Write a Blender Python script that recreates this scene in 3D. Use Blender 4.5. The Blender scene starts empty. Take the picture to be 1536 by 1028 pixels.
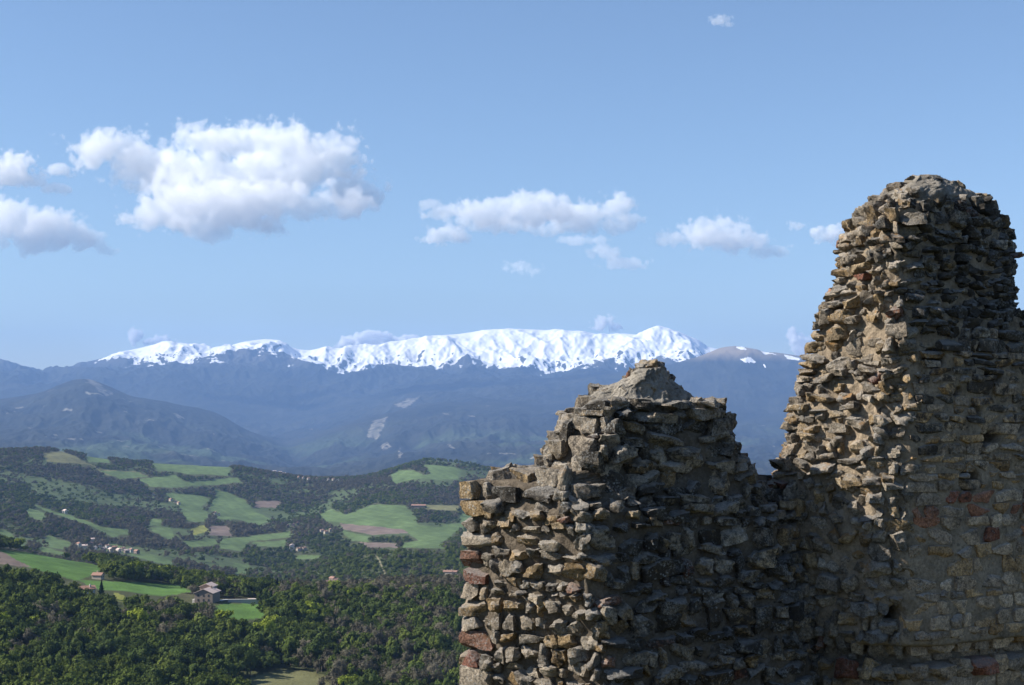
import bpy, math, random
import numpy as np
from mathutils import Vector
random.seed(7)
RNG = np.random.default_rng(11)
SC = bpy.context.scene
COL = SC.collection
RAD = math.radians

# ------------------------------------------------------------------ camera, sky, sun, exposure
W_REF, H_REF, FPX = 1536.0, 1028.0, 2133.0
PITCH = RAD(2.58)
cam_d = bpy.data.cameras.new('camera'); cam = bpy.data.objects.new('camera', cam_d); COL.objects.link(cam)
cam_d.sensor_width = 36.0; cam_d.lens = 36.0*FPX/W_REF
cam_d.clip_start = 0.3; cam_d.clip_end = 90000.0
cam.rotation_euler = (math.pi/2 + PITCH, 0, 0)
SC.camera = cam

SUN_EL, SUN_AZ = RAD(37), RAD(-96)          # azimuth clockwise from the view direction
world = bpy.data.worlds.new('World'); SC.world = world; world.use_nodes = True
_n = world.node_tree.nodes; _sky = _n.new('ShaderNodeTexSky')
_sky.sky_type = 'NISHITA'; _sky.sun_disc = False
_sky.sun_elevation = SUN_EL; _sky.sun_rotation = SUN_AZ
_sky.altitude = 900; _sky.air_density = 1.0; _sky.dust_density = 0.5; _sky.ozone_density = 2.8
world.node_tree.links.new(_sky.outputs[0], _n['Background'].inputs[0])
_n['Background'].inputs[1].default_value = 0.08
sun_d = bpy.data.lights.new('sun', 'SUN'); sun = bpy.data.objects.new('sun', sun_d); COL.objects.link(sun)
sun_d.energy = 5.0; sun_d.angle = RAD(0.5); sun_d.color = (1.0, 0.94, 0.85)
S = Vector((math.sin(SUN_AZ)*math.cos(SUN_EL), math.cos(SUN_AZ)*math.cos(SUN_EL), math.sin(SUN_EL)))
sun.rotation_euler = S.to_track_quat('Z', 'Y').to_euler(); sun.location = S*60
SC.view_settings.view_transform = 'Standard'; SC.view_settings.look = 'None'
SC.view_settings.exposure = 0.95; SC.view_settings.gamma = 1.0
SC.cycles.use_denoising = True
SC.cycles.volume_bounces = 40; SC.cycles.max_bounces = 40
SC.cycles.diffuse_bounces = 3; SC.cycles.transparent_max_bounces = 8

# ------------------------------------------------------------------ helpers
CP, SP = math.cos(PITCH), math.sin(PITCH)
def pt(px, py, y):
    """place in the world seen at reference pixel px, py at distance y ahead"""
    u = (px-768.0)/FPX; v = (514.0-py)/FPX
    k = y/(CP - SP*v)
    return Vector((u*k, y, (SP + CP*v)*k))
def to_px(x, y, z):
    d = CP*y + SP*z; up = -SP*y + CP*z
    return 768 + FPX*x/d, 514 - FPX*up/d

_perm = np.random.default_rng(3).permutation(256); _perm = np.concatenate([_perm, _perm, _perm])
_g2 = np.stack([np.cos(np.arange(256)*2.399), np.sin(np.arange(256)*2.399)], 1)
_g3 = np.random.default_rng(4).normal(size=(256, 3)); _g3 /= np.linalg.norm(_g3, axis=1)[:, None]
def _fade(t): return t*t*t*(t*(t*6-15)+10)
def perlin2(x, y):
    xi = np.floor(x).astype(np.int64); yi = np.floor(y).astype(np.int64)
    xf = x-xi; yf = y-yi; xi &= 255; yi &= 255
    u, v = _fade(xf), _fade(yf)
    def g(i, j):
        gr = _g2[_perm[_perm[xi+i]+yi+j]]
        return gr[..., 0]*(xf-i)+gr[..., 1]*(yf-j)
    a = g(0, 0)*(1-u)+g(1, 0)*u; b = g(0, 1)*(1-u)+g(1, 1)*u
    return (a*(1-v)+b*v)*1.5
def perlin3(p):
    i = np.floor(p).astype(np.int64); f = p-i; i &= 255
    u = _fade(f); out = 0
    for a in (0, 1):
        for b in (0, 1):
            for c in (0, 1):
                gr = _g3[_perm[_perm[_perm[i[..., 0]+a]+i[..., 1]+b]+i[..., 2]+c]]
                d = gr[..., 0]*(f[..., 0]-a)+gr[..., 1]*(f[..., 1]-b)+gr[..., 2]*(f[..., 2]-c)
                w = (u[..., 0] if a else 1-u[..., 0])*(u[..., 1] if b else 1-u[..., 1])*(u[..., 2] if c else 1-u[..., 2])
                out = out + d*w
    return out*1.3
def fbm2(x, y, s, o=4, gain=.5):
    t = 0; a = 1; n = 0
    for k in range(o):
        t = t + a*perlin2(x/s+17.3*k, y/s-9.1*k); n += a; a *= gain; s *= .5
    return t/n
def ridge2(x, y, s, o=4):
    t = 0; a = 1; n = 0
    for k in range(o):
        t = t + a*(1-np.abs(perlin2(x/s+31.7*k, y/s+11.9*k))*2); n += a; a *= .55; s *= .5
    return t/n

def mesh_np(name, V, F, mat=None, parent=None, smooth=True, sharp=None, color=None):
    """V (n,3) array; F list of arrays of faces, each (m,3) or (m,4)"""
    me = bpy.data.meshes.new(name)
    V = np.ascontiguousarray(V, np.float32)
    if not isinstance(F, (list, tuple)): F = [F]
    F = [np.asarray(f, np.int32) for f in F if len(f)]
    loops = np.concatenate([f.ravel() for f in F])
    tot = np.concatenate([np.full(len(f), f.shape[1], np.int32) for f in F])
    st = np.concatenate([[0], np.cumsum(tot)[:-1]]).astype(np.int32)
    me.vertices.add(len(V)); me.vertices.foreach_set('co', V.ravel())
    me.loops.add(len(loops)); me.loops.foreach_set('vertex_index', loops)
    me.polygons.add(len(tot)); me.polygons.foreach_set('loop_start', st); me.polygons.foreach_set('loop_total', tot)
    me.polygons.foreach_set('use_smooth', np.full(len(tot), smooth, bool))
    me.update(calc_edges=True); me.validate()
    if color is not None:
        a = me.color_attributes.new('tint', 'FLOAT_COLOR', 'POINT')
        a.data.foreach_set('color', np.ascontiguousarray(color, np.float32).ravel())
    if sharp: me.set_sharp_from_angle(angle=RAD(sharp))
    if mat: me.materials.append(mat)
    return link(name, me, parent)
def link(name, data, parent=None):
    o = bpy.data.objects.new(name, data); COL.objects.link(o)
    if parent: o.parent = parent
    return o
def tag(o, label=None, cat=None, group=None, kind=None):
    if label: o['label'] = label
    if cat: o['category'] = cat
    if group: o['group'] = group
    if kind: o['kind'] = kind
    return o
def empty(name, loc, rz=0):
    o = bpy.data.objects.new(name, None); COL.objects.link(o)
    o.location = loc; o.rotation_euler = (0, 0, rz); o.empty_display_size = .3
    return o

class NT:
    """small node-tree writer"""
    def __init__(s, tree): s.t = tree
    def n(s, typ, **kw):
        nd = s.t.nodes.new(typ); ins = kw.pop('i', {})
        for k, v in kw.items(): setattr(nd, k, v)
        for k, v in ins.items():
            sk = nd.inputs[k]
            if isinstance(v, bpy.types.NodeSocket): s.t.links.new(v, sk)
            else: sk.default_value = v
        return nd
    def math(s, op, a, b=0.0, c=None, clamp=False):
        i = {0: a, 1: b}
        if c is not None: i[2] = c
        return s.n('ShaderNodeMath', operation=op, use_clamp=clamp, i=i).outputs[0]
    def noise(s, vec, scale, detail=4, rough=.55, dist=0.0):
        return s.n('ShaderNodeTexNoise', i={'Vector': vec, 'Scale': scale, 'Detail': detail, 'Roughness': rough, 'Distortion': dist}).outputs[0]
    def ramp(s, f, stops, interp='LINEAR'):
        r = s.n('ShaderNodeValToRGB', i={0: f}); cr = r.color_ramp; cr.interpolation = interp
        while len(cr.elements) < len(stops): cr.elements.new(.5)
        for e, (p, c) in zip(cr.elements, stops):
            e.position = p; e.color = (c, c, c, 1) if isinstance(c, (int, float)) else (*c, 1)
        return r.outputs[0]
    def mix(s, f, a, b, mode='MIX'):
        m = s.n('ShaderNodeMix', data_type='RGBA', blend_type=mode)
        for k, v in ((0, f), (6, a), (7, b)):
            if isinstance(v, bpy.types.NodeSocket): s.t.links.new(v, m.inputs[k])
            elif k == 0: m.inputs[0].default_value = v
            else: m.inputs[k].default_value = (*v, 1)
        return m.outputs[2]
def new_mat(name):
    m = bpy.data.materials.new(name); m.use_nodes = True; m.node_tree.nodes.clear()
    t = NT(m.node_tree); out = t.n('ShaderNodeOutputMaterial')
    return m, t, out
def bsdf(t, out, col, rough=.9, normal=None, spec=.2):
    i = {'Base Color': col if isinstance(col, bpy.types.NodeSocket) else (*col, 1), 'Roughness': rough, 'Specular IOR Level': spec}
    if normal: i['Normal'] = normal
    b = t.n('ShaderNodeBsdfPrincipled', i=i); t.t.links.new(b.outputs[0], out.inputs[0]); return b

# ------------------------------------------------------------------ terrain: real heights from ridge to ridge
def prof(**k):
    xs = sorted(int(a[1:]) if a[0] == 'p' else -int(a[1:]) for a in k)
    return xs, [k[('p%d' % x) if x >= 0 else ('m%d' % -x)] for x in xs]
def P_(s):
    a = [float(q) for q in s.replace(':', ' ').split()]
    return np.array(a[0::2]), np.array(a[1::2])
# each ring: distance (constant or along px) and either a height 'z' or the row it reaches along px
RINGS = [
 (1.0, 'z', -1.7), (8.0, 'z', -3.2), (14.0, 'z', -4.6), (25.0, 'z', -8.0), (60.0, 'z', -22.0), (150.0, 'z', -58.0),
 (330.0, 'z', -106.0), (500.0, 'z', -121.0),
 (640.0, 'y', P_('-300:1020 0:1026 200:1030 400:1034 480:1036 700:1040 1536:1040')),
 (770.0, 'y', P_('-300:930 0:942 100:950 200:956 300:960 400:962 500:962 600:958 700:952 1536:950')),
 (900.0, 'y', P_('-300:856 0:868 100:886 200:897 300:903 340:905 400:908 500:907 600:902 700:897 1536:890')),
 (P_('-300:1400 0:1350 100:1300 200:1200 300:1150 400:1070 500:1030 1536:1030'), 'y', P_('-300:810 0:822 100:838 200:861 300:879 400:896 500:896 600:889 700:884 1536:874')),
 (1600.0, 'y', P_('-300:850 0:848 200:868 300:885 400:902 500:900 560:895 690:892 1536:892')),
 (1950.0, 'y', P_('-300:828 0:830 100:838 200:849 300:866 380:884 430:878 500:851 560:834 620:828 690:833 800:837 1536:840')),
 (2400.0, 'y', P_('-300:795 0:797 100:806 200:816 300:827 400:838 450:838 500:832 560:822 620:816 690:818 1536:825')),
 (2900.0, 'y', P_('-300:752 0:757 100:767 200:777 300:787 400:798 450:796 500:787 600:777 700:778 1536:790')),
 (3400.0, 'y', P_('-300:712 0:718 100:724 200:737 300:747 400:761 450:763 500:752 600:737 700:738 1536:765')),
 (3900.0, 'y', P_('-300:672 0:677 60:674 100:678 130:685 200:695 260:698 350:701 400:709 450:717 500:720 550:718 590:707 640:692 700:699 760:714 850:725 1000:737 1536:750')),
 (5200.0, 'y', P_('-300:735 0:735 300:745 500:750 640:740 1000:755 1536:765')),
 (6500.0, 'y', P_('-300:698 0:698 200:705 400:722 500:725 640:715 800:718 1000:725 1160:722 1536:720')),
 (10500.0, 'y', P_('-300:645 0:648 100:648 200:655 300:672 400:692 450:697 520:692 600:676 700:661 800:660 1000:668 1160:672 1536:670')),
 (14500.0, 'y', P_('-300:600 0:601 60:591 100:573 130:568 160:580 200:598 300:613 330:622 370:645 430:668 480:651 540:630 600:614 660:606 750:606 850:612 1000:622 1160:628 1536:625')),
 (16500.0, 'y', P_('-300:622 0:622 100:606 200:622 300:640 400:656 430:652 500:640 560:618 600:606 650:596 750:592 850:588 1000:584 1160:586 1536:590')),
 (19000.0, 'y', P_('-300:590 0:590 100:590 200:596 300:606 400:620 450:622 500:606 600:587 700:577 800:571 900:563 1000:549 1050:535 1080:522 1108:519 1142:527 1204:535 1350:546 1536:560')),
 (21000.0, 'y', P_('-300:570 0:568 59:572 150:563 200:561 300:566 400:571 500:573 600:571 700:568 800:566 900:556 1000:552 1062:550 1108:552 1204:560 1536:575')),
 (23500.0, 'y', P_('-300:552 0:552 59:564 150:547 200:539 300:538 340:532 383:529 450:541 550:543 640:540 700:538 760:543 850:534 950:528 1050:533 1062:538 1204:550 1536:560')),
 (26000.0, 'y', P_('-300:535 0:538 14:543 34:552 59:561 82:558 114:547 155:538 196:525 228:518 250:514 273:513 300:518 319:524 337:521 360:514 380:511 397:509 419:511 437:523 456:527 501:522 547:519 580:515 615:511 647:505 684:502 725:495 775:494 825:496 867:496 908:504 933:501 958:503 972:494 987:488 1000:492 1017:497 1050:510 1062:520 1100:528 1204:540 1536:545')),
 (29500.0, 'y', P_('-300:560 0:560 1536:560')),
 (33000.0, 'z', -100.0),
]
_grid = np.arange(-700., 2201., 3.)
def _smooth(v, sg):
    e = np.concatenate([np.full(60, v[0]), v, np.full(60, v[-1])]); k = np.exp(-.5*(np.arange(-60, 61)*3/sg)**2); k /= k.sum()
    return np.convolve(e, k, 'same')[60:-60]
def _ring(r, kind, v):
    if kind == 'z': return r, kind, v
    sg = 3. if r == 26000 else 9. if r in (14500., 19000., 3900.) else 24.
    f = lambda p: (_grid, _smooth(np.interp(_grid, *p), sg))
    return (f(r) if isinstance(r, tuple) else r), kind, f(v)
RINGS = [_ring(*q) for q in RINGS]
def ring_arrays(az):
    px = 768 + FPX*np.tan(np.clip(az, -1.1, 1.1))
    R = np.empty((len(az), len(RINGS))); Z = np.empty_like(R)
    for k, (r, kind, v) in enumerate(RINGS):
        rr = np.interp(px, *r) if isinstance(r, tuple) else np.full(len(az), r)
        R[:, k] = rr
        if kind == 'z': Z[:, k] = v
        else:
            py = np.interp(px, *v); d = rr*np.cos(np.clip(az, -1.1, 1.1))
            vv = (514-py)/FPX
            Z[:, k] = d*(SP+CP*vv)/(CP-SP*vv)
    return R, Z
def pchip(R, Z, q, idx):
    """monotone cubic along each row of R,Z; q, idx: query distance and row"""
    h = np.diff(R, axis=1); d = np.diff(Z, axis=1)/h
    m = np.zeros_like(Z)
    w1 = 2*h[:, 1:]+h[:, :-1]; w2 = h[:, 1:]+2*h[:, :-1]
    ok = d[:, 1:]*d[:, :-1] > 0
    with np.errstate(divide='ignore', invalid='ignore'):
        mm = (w1+w2)/(w1/d[:, :-1]+w2/d[:, 1:])
    m[:, 1:-1] = np.where(ok, mm, 0); m[:, 0] = d[:, 0]; m[:, -1] = d[:, -1]
    Rq = R[idx]; k = np.clip((Rq < q[:, None]).sum(1)-1, 0, R.shape[1]-2)
    x0 = R[idx, k]; hh = h[idx, k]; t = np.clip((q-x0)/hh, 0, 1)
    z0 = Z[idx, k]; z1 = Z[idx, k+1]; m0 = m[idx, k]*hh; m1 = m[idx, k+1]*hh
    return z0*(2*t**3-3*t**2+1)+m0*(t**3-2*t**2+t)+z1*(3*t**2-2*t**3)+m1*(t**3-t**2)
def relief(x, y, r):
    def amp(*s):
        a = P_(' '.join(s)); return np.interp(r, *a)
    z = amp('0:0.15 60:0.6 300:2 640:3 1000:3 1300:2.5')*fbm2(x, y, 60, 4)*(r < 1500)
    a = np.interp(r, *P_('1300:0 1700:12 2400:24 3300:22 3800:7 4300:14 6000:40 11000:60 14200:20 15500:60 17500:50 18800:22'))
    z = z + a*fbm2(x+500, y, np.where(r < 4500, 620., 2100.), 5, .52)
    a2 = np.interp(r, *P_('5500:0 8000:45 12500:85 14400:12 15500:60 17800:85 18900:22 20000:110 22000:300 24000:340 25300:190 25800:40 26000:16 26600:20'))
    az = np.arctan2(x, y)                          # spurs and gullies run down towards the valley
    z = z + a2*(ridge2(az*21000+.25*x, r*.42, np.where(r > 20500, 1500., 1000.), 6)-.55)*(r > 5500)
    return z
def height(x, y):
    x = np.atleast_1d(np.asarray(x, float)); y = np.atleast_1d(np.asarray(y, float))
    az = np.arctan2(x, y); r = np.hypot(x, y)
    R, Z = ring_arrays(az)
    return pchip(R, Z, r, np.arange(len(az))) + relief(x, y, r)
def ground(px, py, rmin=300.0, rmax=29000.0):
    """first place where the line of sight through px, py meets the terrain"""
    d = pt(px, py, 1.0); k = np.exp(np.linspace(math.log(rmin), math.log(rmax), 4000))
    zz = height(d.x*k, k); below = np.nonzero(zz > d.z*k)[0]
    j = below[0] if len(below) else len(k)-1
    return Vector((d.x*k[j], k[j], zz[j]))

def poly(s): return np.array([[float(q) for q in p.split(',')] for p in s.split()])
def inside(px, py, P):
    r = np.zeros(px.shape, bool); n = len(P)
    for i in range(n):
        x1, y1 = P[i]; x2, y2 = P[(i+1) % n]
        if y1 == y2: continue
        c = ((y1 > py) != (y2 > py)) & (px < (x2-x1)*(py-y1)/(y2-y1)+x1); r ^= c
    return r
GREEN, LUSH, YEL, BROWN, OLIVE, PALE = (.09, .132, .05), (.078, .145, .035), (.19, .20, .05), (.15, .115, .095), (.13, .13, .06), (.20, .185, .16)
FIELDS = [  # meadows and ploughed land: outline, colour, nearest and farthest distance
 (LUSH, '0,825 40,828 90,838 135,846 160,852 140,862 112,872 60,858 0,838', 950, 1600),
 (BROWN, '-40,826 0,829 22,838 45,850 20,849 -40,843', 950, 1600),
 (LUSH, '112,870 200,873 262,877 303,881 285,888 260,893 202,895 182,908 168,893 130,878', 920, 1600),
 (YEL, '166,888 182,893 200,906 182,910', 880, 1600),
 (LUSH, '322,908 338,905 392,904 402,925 372,930 330,927 312,918', 800, 1100),
 (OLIVE, '340,1036 380,1014 408,1004 455,1004 492,1016 505,1036', 500, 800),
 (GREEN, '49,757 102,772 151,791 196,795 200,802 170,806 140,791 94,776 53,761', 0, 0),
 (GREEN, '0,792 19,803 41,821 0,819', 0, 0), (GREEN, '68,802 109,815 97,826 72,821', 0, 0),
 (GREEN, '38,762 68,768 64,782 45,775', 0, 0),
 (GREEN, '160,812 211,827 262,842 257,850 211,838 165,822', 0, 0),
 (OLIVE, '66,681 91,676 113,683 147,704 211,708 223,714 162,713 132,697 72,692', 0, 0),
 (GREEN, '126,683 166,689 162,695 132,693', 0, 0), (GREEN, '150,706 211,709 222,716 180,718', 0, 0),
 (GREEN, '226,691 287,693 347,697 343,714 287,712 234,704', 0, 0),
 (YEL, '289,693 313,695 309,698 289,698', 0, 0),
 (GREEN, '204,719 264,713 279,724 358,716 364,724 321,728 264,731 226,730', 0, 0),
 (GREEN, '321,734 340,738 362,749 385,768 406,780 392,787 362,781 328,780 317,761 321,746', 0, 0),
 (BROWN, '379,751 419,752 417,762 383,762', 0, 0),
 (GREEN, '245,738 291,742 317,749 302,761 313,768 309,783 279,783 272,768 264,753', 0, 0),
 (GREEN, '223,776 245,780 242,790 223,788', 0, 0), (GREEN, '223,792 253,790 264,806 257,811', 0, 0),
 (YEL, '283,793 309,788 313,798 291,803', 0, 0), (BROWN, '315,789 343,788 348,804 313,804', 0, 0),
 (GREEN, '270,812 321,809 327,817 287,822', 0, 0),
 (GREEN, '328,810 370,805 434,797 438,806 377,813 362,826 328,824', 0, 0),
 (GREEN, '351,843 370,848 366,858 351,858', 0, 0),
 (GREEN, '584,712 600,705 624,707 632,712 644,712 642,703 632,697 681,700 692,706 686,718 659,719 634,717 602,722 592,726', 0, 0),
 (GREEN, '476,772 498,764 518,772 558,757 607,759 620,768 625,787 649,790 690,785 688,797 662,814 668,822 602,821 602,814 625,811 610,801 563,795 513,785 488,782', 0, 0),
 (BROWN, '508,785 543,787 607,795 610,802 558,802 518,795', 0, 0),
 (GREEN, '511,796 553,804 555,813 528,810', 0, 0), (BROWN, '540,813 600,814 600,822 550,821', 0, 0),
 (GREEN, '587,879 610,872 632,865 652,866 632,871', 0, 0),
 (GREEN, '380,814 432,810 429,820 385,820', 0, 0), (GREEN, '442,833 481,832 474,839 446,839', 0, 0),
 (GREEN, '353,860 377,841 372,860 356,866', 0, 0), (OLIVE, '640,757 690,760 690,766 640,764', 0, 0),
 (GREEN, '60,820 100,830 90,834 55,826', 0, 0), (GREEN, '690,770 720,772 720,790 690,790', 0, 0),
]
FIELDS = [(c, poly(p), a or 1650, b or 4600) for c, p, a, b in FIELDS]
ROCKS = [(PALE, poly(p), a, b) for p, a, b in (
 ('128,568 137,567 150,577 168,591 160,594 146,584', 12000, 16000), ('549,654 561,632 581,625 572,645 566,660', 6000, 17000),
 ('588,608 611,599 630,597 608,612', 6000, 17500), ('461,643 470,640 466,646', 6000, 17000),
 ('570,668 582,664 586,672 574,676', 6000, 17000), ('598,670 604,682 596,690 600,680', 6000, 17000), ('672,666 682,672 676,673', 6000, 17000))]
SNOWBITS = [poly(p) for p in ('1110,539 1127,536 1134,544 1117,545', '1104,520 1116,519 1120,526 1110,525', '1140,526 1158,530 1166,534 1146,531', '1176,533 1200,537 1200,541 1182,540', '1142,546 1148,549 1146,552')]

def axis_r():
    seg = [(1, 60, 40), (60, 500, 50), (500, 1400, 190), (1400, 4000, 330), (4000, 6500, 30), (6500, 14700, 200), (14700, 16500, 40),
           (16500, 20000, 90), (20000, 26100, 200), (26100, 29500, 12)]
    return np.concatenate([np.linspace(a, b, n, endpoint=False) for a, b, n in seg]+[[29500]])
az_d = np.linspace(RAD(-23), RAD(23), 960)
az_c = np.linspace(RAD(23), RAD(337), 150)[1:-1]
AZ = np.concatenate([az_d, az_c]); RR = axis_r()
na, nr = len(AZ), len(RR)
A2, R2 = np.meshgrid(AZ, RR, indexing='ij')
azf = A2.ravel(); rf = R2.ravel(); azw = (azf+np.pi) % (2*np.pi)-np.pi
X = rf*np.sin(azf); Y = rf*np.cos(azf)
Rr, Zr = ring_arrays((AZ+np.pi) % (2*np.pi)-np.pi)
Zt = pchip(Rr, Zr, rf, np.repeat(np.arange(na), nr)) + relief(X, Y, rf)
dv = CP*Y + SP*Zt; front = dv > 1
dvs = np.where(front, dv, 1)
PX = np.where(front, 768+FPX*X/dvs, -9999); PY = np.where(front, 514-FPX*(-SP*Y+CP*Zt)/dvs, -9999)
# land cover
n1 = fbm2(X, Y, 140, 4); n2 = fbm2(X+999, Y, 35, 3)
def ragged(px, py, x, y):
    return px+7*fbm2(x, y, 120, 4)+3*fbm2(x+40, y, 28, 2), py+2.6*fbm2(x+77, y, 120, 4)+1.2*fbm2(x+11, y, 28, 2)
wx, wy = ragged(PX, PY, X, Y)
LC = np.empty((len(X), 4)); LC[:, 3] = 0
LC[:, :3] = np.array([.055, .062, .028]) + (n1[:, None]*np.array([.025, .012, .012])) + n2[:, None]*.008
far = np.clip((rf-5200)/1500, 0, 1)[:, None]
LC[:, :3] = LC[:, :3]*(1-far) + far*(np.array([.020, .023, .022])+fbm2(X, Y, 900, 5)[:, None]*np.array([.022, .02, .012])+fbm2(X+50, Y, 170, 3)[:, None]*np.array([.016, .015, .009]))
g = np.clip((fbm2(X+3000, Y, 1500, 5)-.06)*6, 0, 1)*np.clip((15000-rf)/3000, 0, 1)*(rf > 5000)
g = g*np.clip((PY-625)/45, 0, 1)
LC[:, :3] = LC[:, :3]*(1-g[:, None]*.4)+np.array([.075, .115, .06])*g[:, None]*.4
sc_ = np.clip((fbm2(X, Y, 330, 4)-.02)*7, 0, 1)*((rf > 1500) & (rf < 4400))       # scrub and rough grass between the woods
LC[:, :3] = LC[:, :3]*(1-sc_[:, None]*.8)+np.array([.072, .10, .042])*sc_[:, None]*.8
near_hill = rf < 60
LC[near_hill, :3] = np.array([.12, .12, .06])+n2[near_hill, None]*.05
fieldmask = np.zeros(len(X), bool)
for c, P, a, b in FIELDS:
    q = (rf > a) & (rf < b) & (PX > P[:, 0].min()-5) & (PX < P[:, 0].max()+5)
    ii = np.nonzero(q)[0]; hit = ii[inside(wx[ii], wy[ii], P)]
    LC[hit, :3] = np.array(c)*(1+.3*n1[hit, None]+.3*fbm2(X[hit], Y[hit]*.4, 45, 3)[:, None]+.05*np.sin((X[hit]*.8+Y[hit]*.35+14*fbm2(X[hit], Y[hit], 200, 2))*.33)[:, None]); fieldmask[hit] = True
for c, P, a, b in ROCKS:
    ii = np.nonzero((rf > a) & (rf < b) & (PX > P[:, 0].min()-5) & (PX < P[:, 0].max()+5))[0]
    hit = ii[inside(PX[ii]+5*fbm2(X[ii], Y[ii], 200, 3), PY[ii]+4*fbm2(X[ii], Y[ii]+900, 200, 3), P)]
    w_ = np.clip(.65+1.6*fbm2(X[hit]+300, Y[hit], 110, 4), 0, 1)[:, None]; LC[hit, :3] = LC[hit, :3]*(1-w_)+w_*np.array(c)
# white specks of limestone, hamlets and tracks on the blue middle slopes
sp = (fbm2(X, Y, 260, 3) > .46) & (rf > 6500) & (rf < 15500) & (fbm2(X+5000, Y, 2600, 2) > 0)
LC[sp, :3] = np.array([.20, .19, .165])
# snow
Zg = Zt.reshape(na, nr)
snow_line = np.interp(PX, *P_('-300:1500 60:1300 120:1050 155:860 200:770 250:765 300:760 340:810 383:900 420:900 440:790 500:740 560:730 600:790 650:770 700:780 760:650 800:720 850:720 900:760 960:760 1050:820 1062:900 1100:1400 1536:1500'))
gx = np.gradient(Zg, axis=1)/np.gradient(RR)[None, :]
ga = np.gradient(Zg, axis=0)/(np.gradient(np.unwrap(AZ))[:, None]*RR[None, :])
slope = np.hypot(gx, ga).ravel()
spur = ridge2(azw*21000+.25*X, rf*.42, 1500., 6)-.55
sn = (Zt - snow_line + 62)/190. + 1.1*fbm2(X, Y*.6, 800, 5) - 2.4*np.clip(slope-.60, 0, 1) - 1.35*spur - 1.1*(ridge2(azw*26000, rf*.4, 300., 4)-.5) + .6*np.clip((Zt-snow_line-120)/200, 0, 1)
LC[:, 3] = np.clip(sn*1.6+.5, 0, 1)*(rf > 21500)
for P in SNOWBITS:
    ii = np.nonzero((rf > 17000) & (rf < 21000) & (PX > P[:, 0].min()-5) & (PX < P[:, 0].max()+5))[0]
    hit = ii[inside(PX[ii]+4*fbm2(X[ii], Y[ii], 200, 3), PY[ii]+3*fbm2(X[ii], Y[ii]+900, 200, 3), P)]; LC[hit, 3] = .9
rockband = (rf > 21000)*np.clip((Zt-560)/200, 0, 1)
LC[:, :3] = LC[:, :3]*(1-rockband[:, None]*.7)+np.array([.085, .08, .075])*rockband[:, None]*.7
br = np.clip((PX-1010)/40, 0, 1)*(rf > 17300)*(rf < 20300)*np.clip((Zt-560)/140, 0, 1)
LC[:, :3] = LC[:, :3]*(1-br[:, None])+np.array([.24, .19, .13])*br[:, None]
LC = np.clip(LC, 0.01, 1)

ground_mat, t, out = new_mat('land')
geo = t.n('ShaderNodeNewGeometry'); pos = geo.outputs['Position']
at = t.n('ShaderNodeVertexColor', layer_name='tint')
cd = t.n('ShaderNodeCameraData')
f1 = t.noise(pos, .06, 5, .6); f2 = t.noise(pos, .9, 4, .6)
ff = t.math('ADD', t.math('MULTIPLY', f1, .9), t.math('MULTIPLY', f2, .5))
colr = t.mix(1.0, at.outputs[0], t.ramp(ff, [(.35, .6), (1.0, 1.35)]), 'MULTIPLY')
sm = t.math('ADD', at.outputs[1], t.math('MULTIPLY', t.math('SUBTRACT', t.noise(pos, .012, 6, .7), .5), 1.5))
sm = t.ramp(sm, [(.46, 0.0), (.54, 1.0)])
colr = t.mix(sm, colr, (.87, .88, .89))
bm = t.n('ShaderNodeBump', i={'Strength': .6, 'Distance': 1.2, 'Height': t.noise(pos, .5, 6, .65)})
bsdf(t, out, colr, .95, bm.outputs[0], .1)

idx = np.arange(na*nr).reshape(na, nr)
nxt = np.roll(idx, -1, axis=0)
quads = np.stack([idx[:, :-1].ravel(), idx[:, 1:].ravel(), nxt[:, 1:].ravel(), nxt[:, :-1].ravel()], 1)[:, ::-1]
V = np.stack([X, Y, Zt], 1)
V = np.vstack([V, [[0, 0, -1.7]]]); LCx = np.vstack([LC, [[.12, .12, .06, 0]]])
tri = np.stack([np.full(na, na*nr), nxt[:, 0], idx[:, 0]], 1)[:, ::-1]
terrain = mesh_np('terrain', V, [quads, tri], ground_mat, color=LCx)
tag(terrain, kind='structure')
zmin = float(Zt.min())

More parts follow.
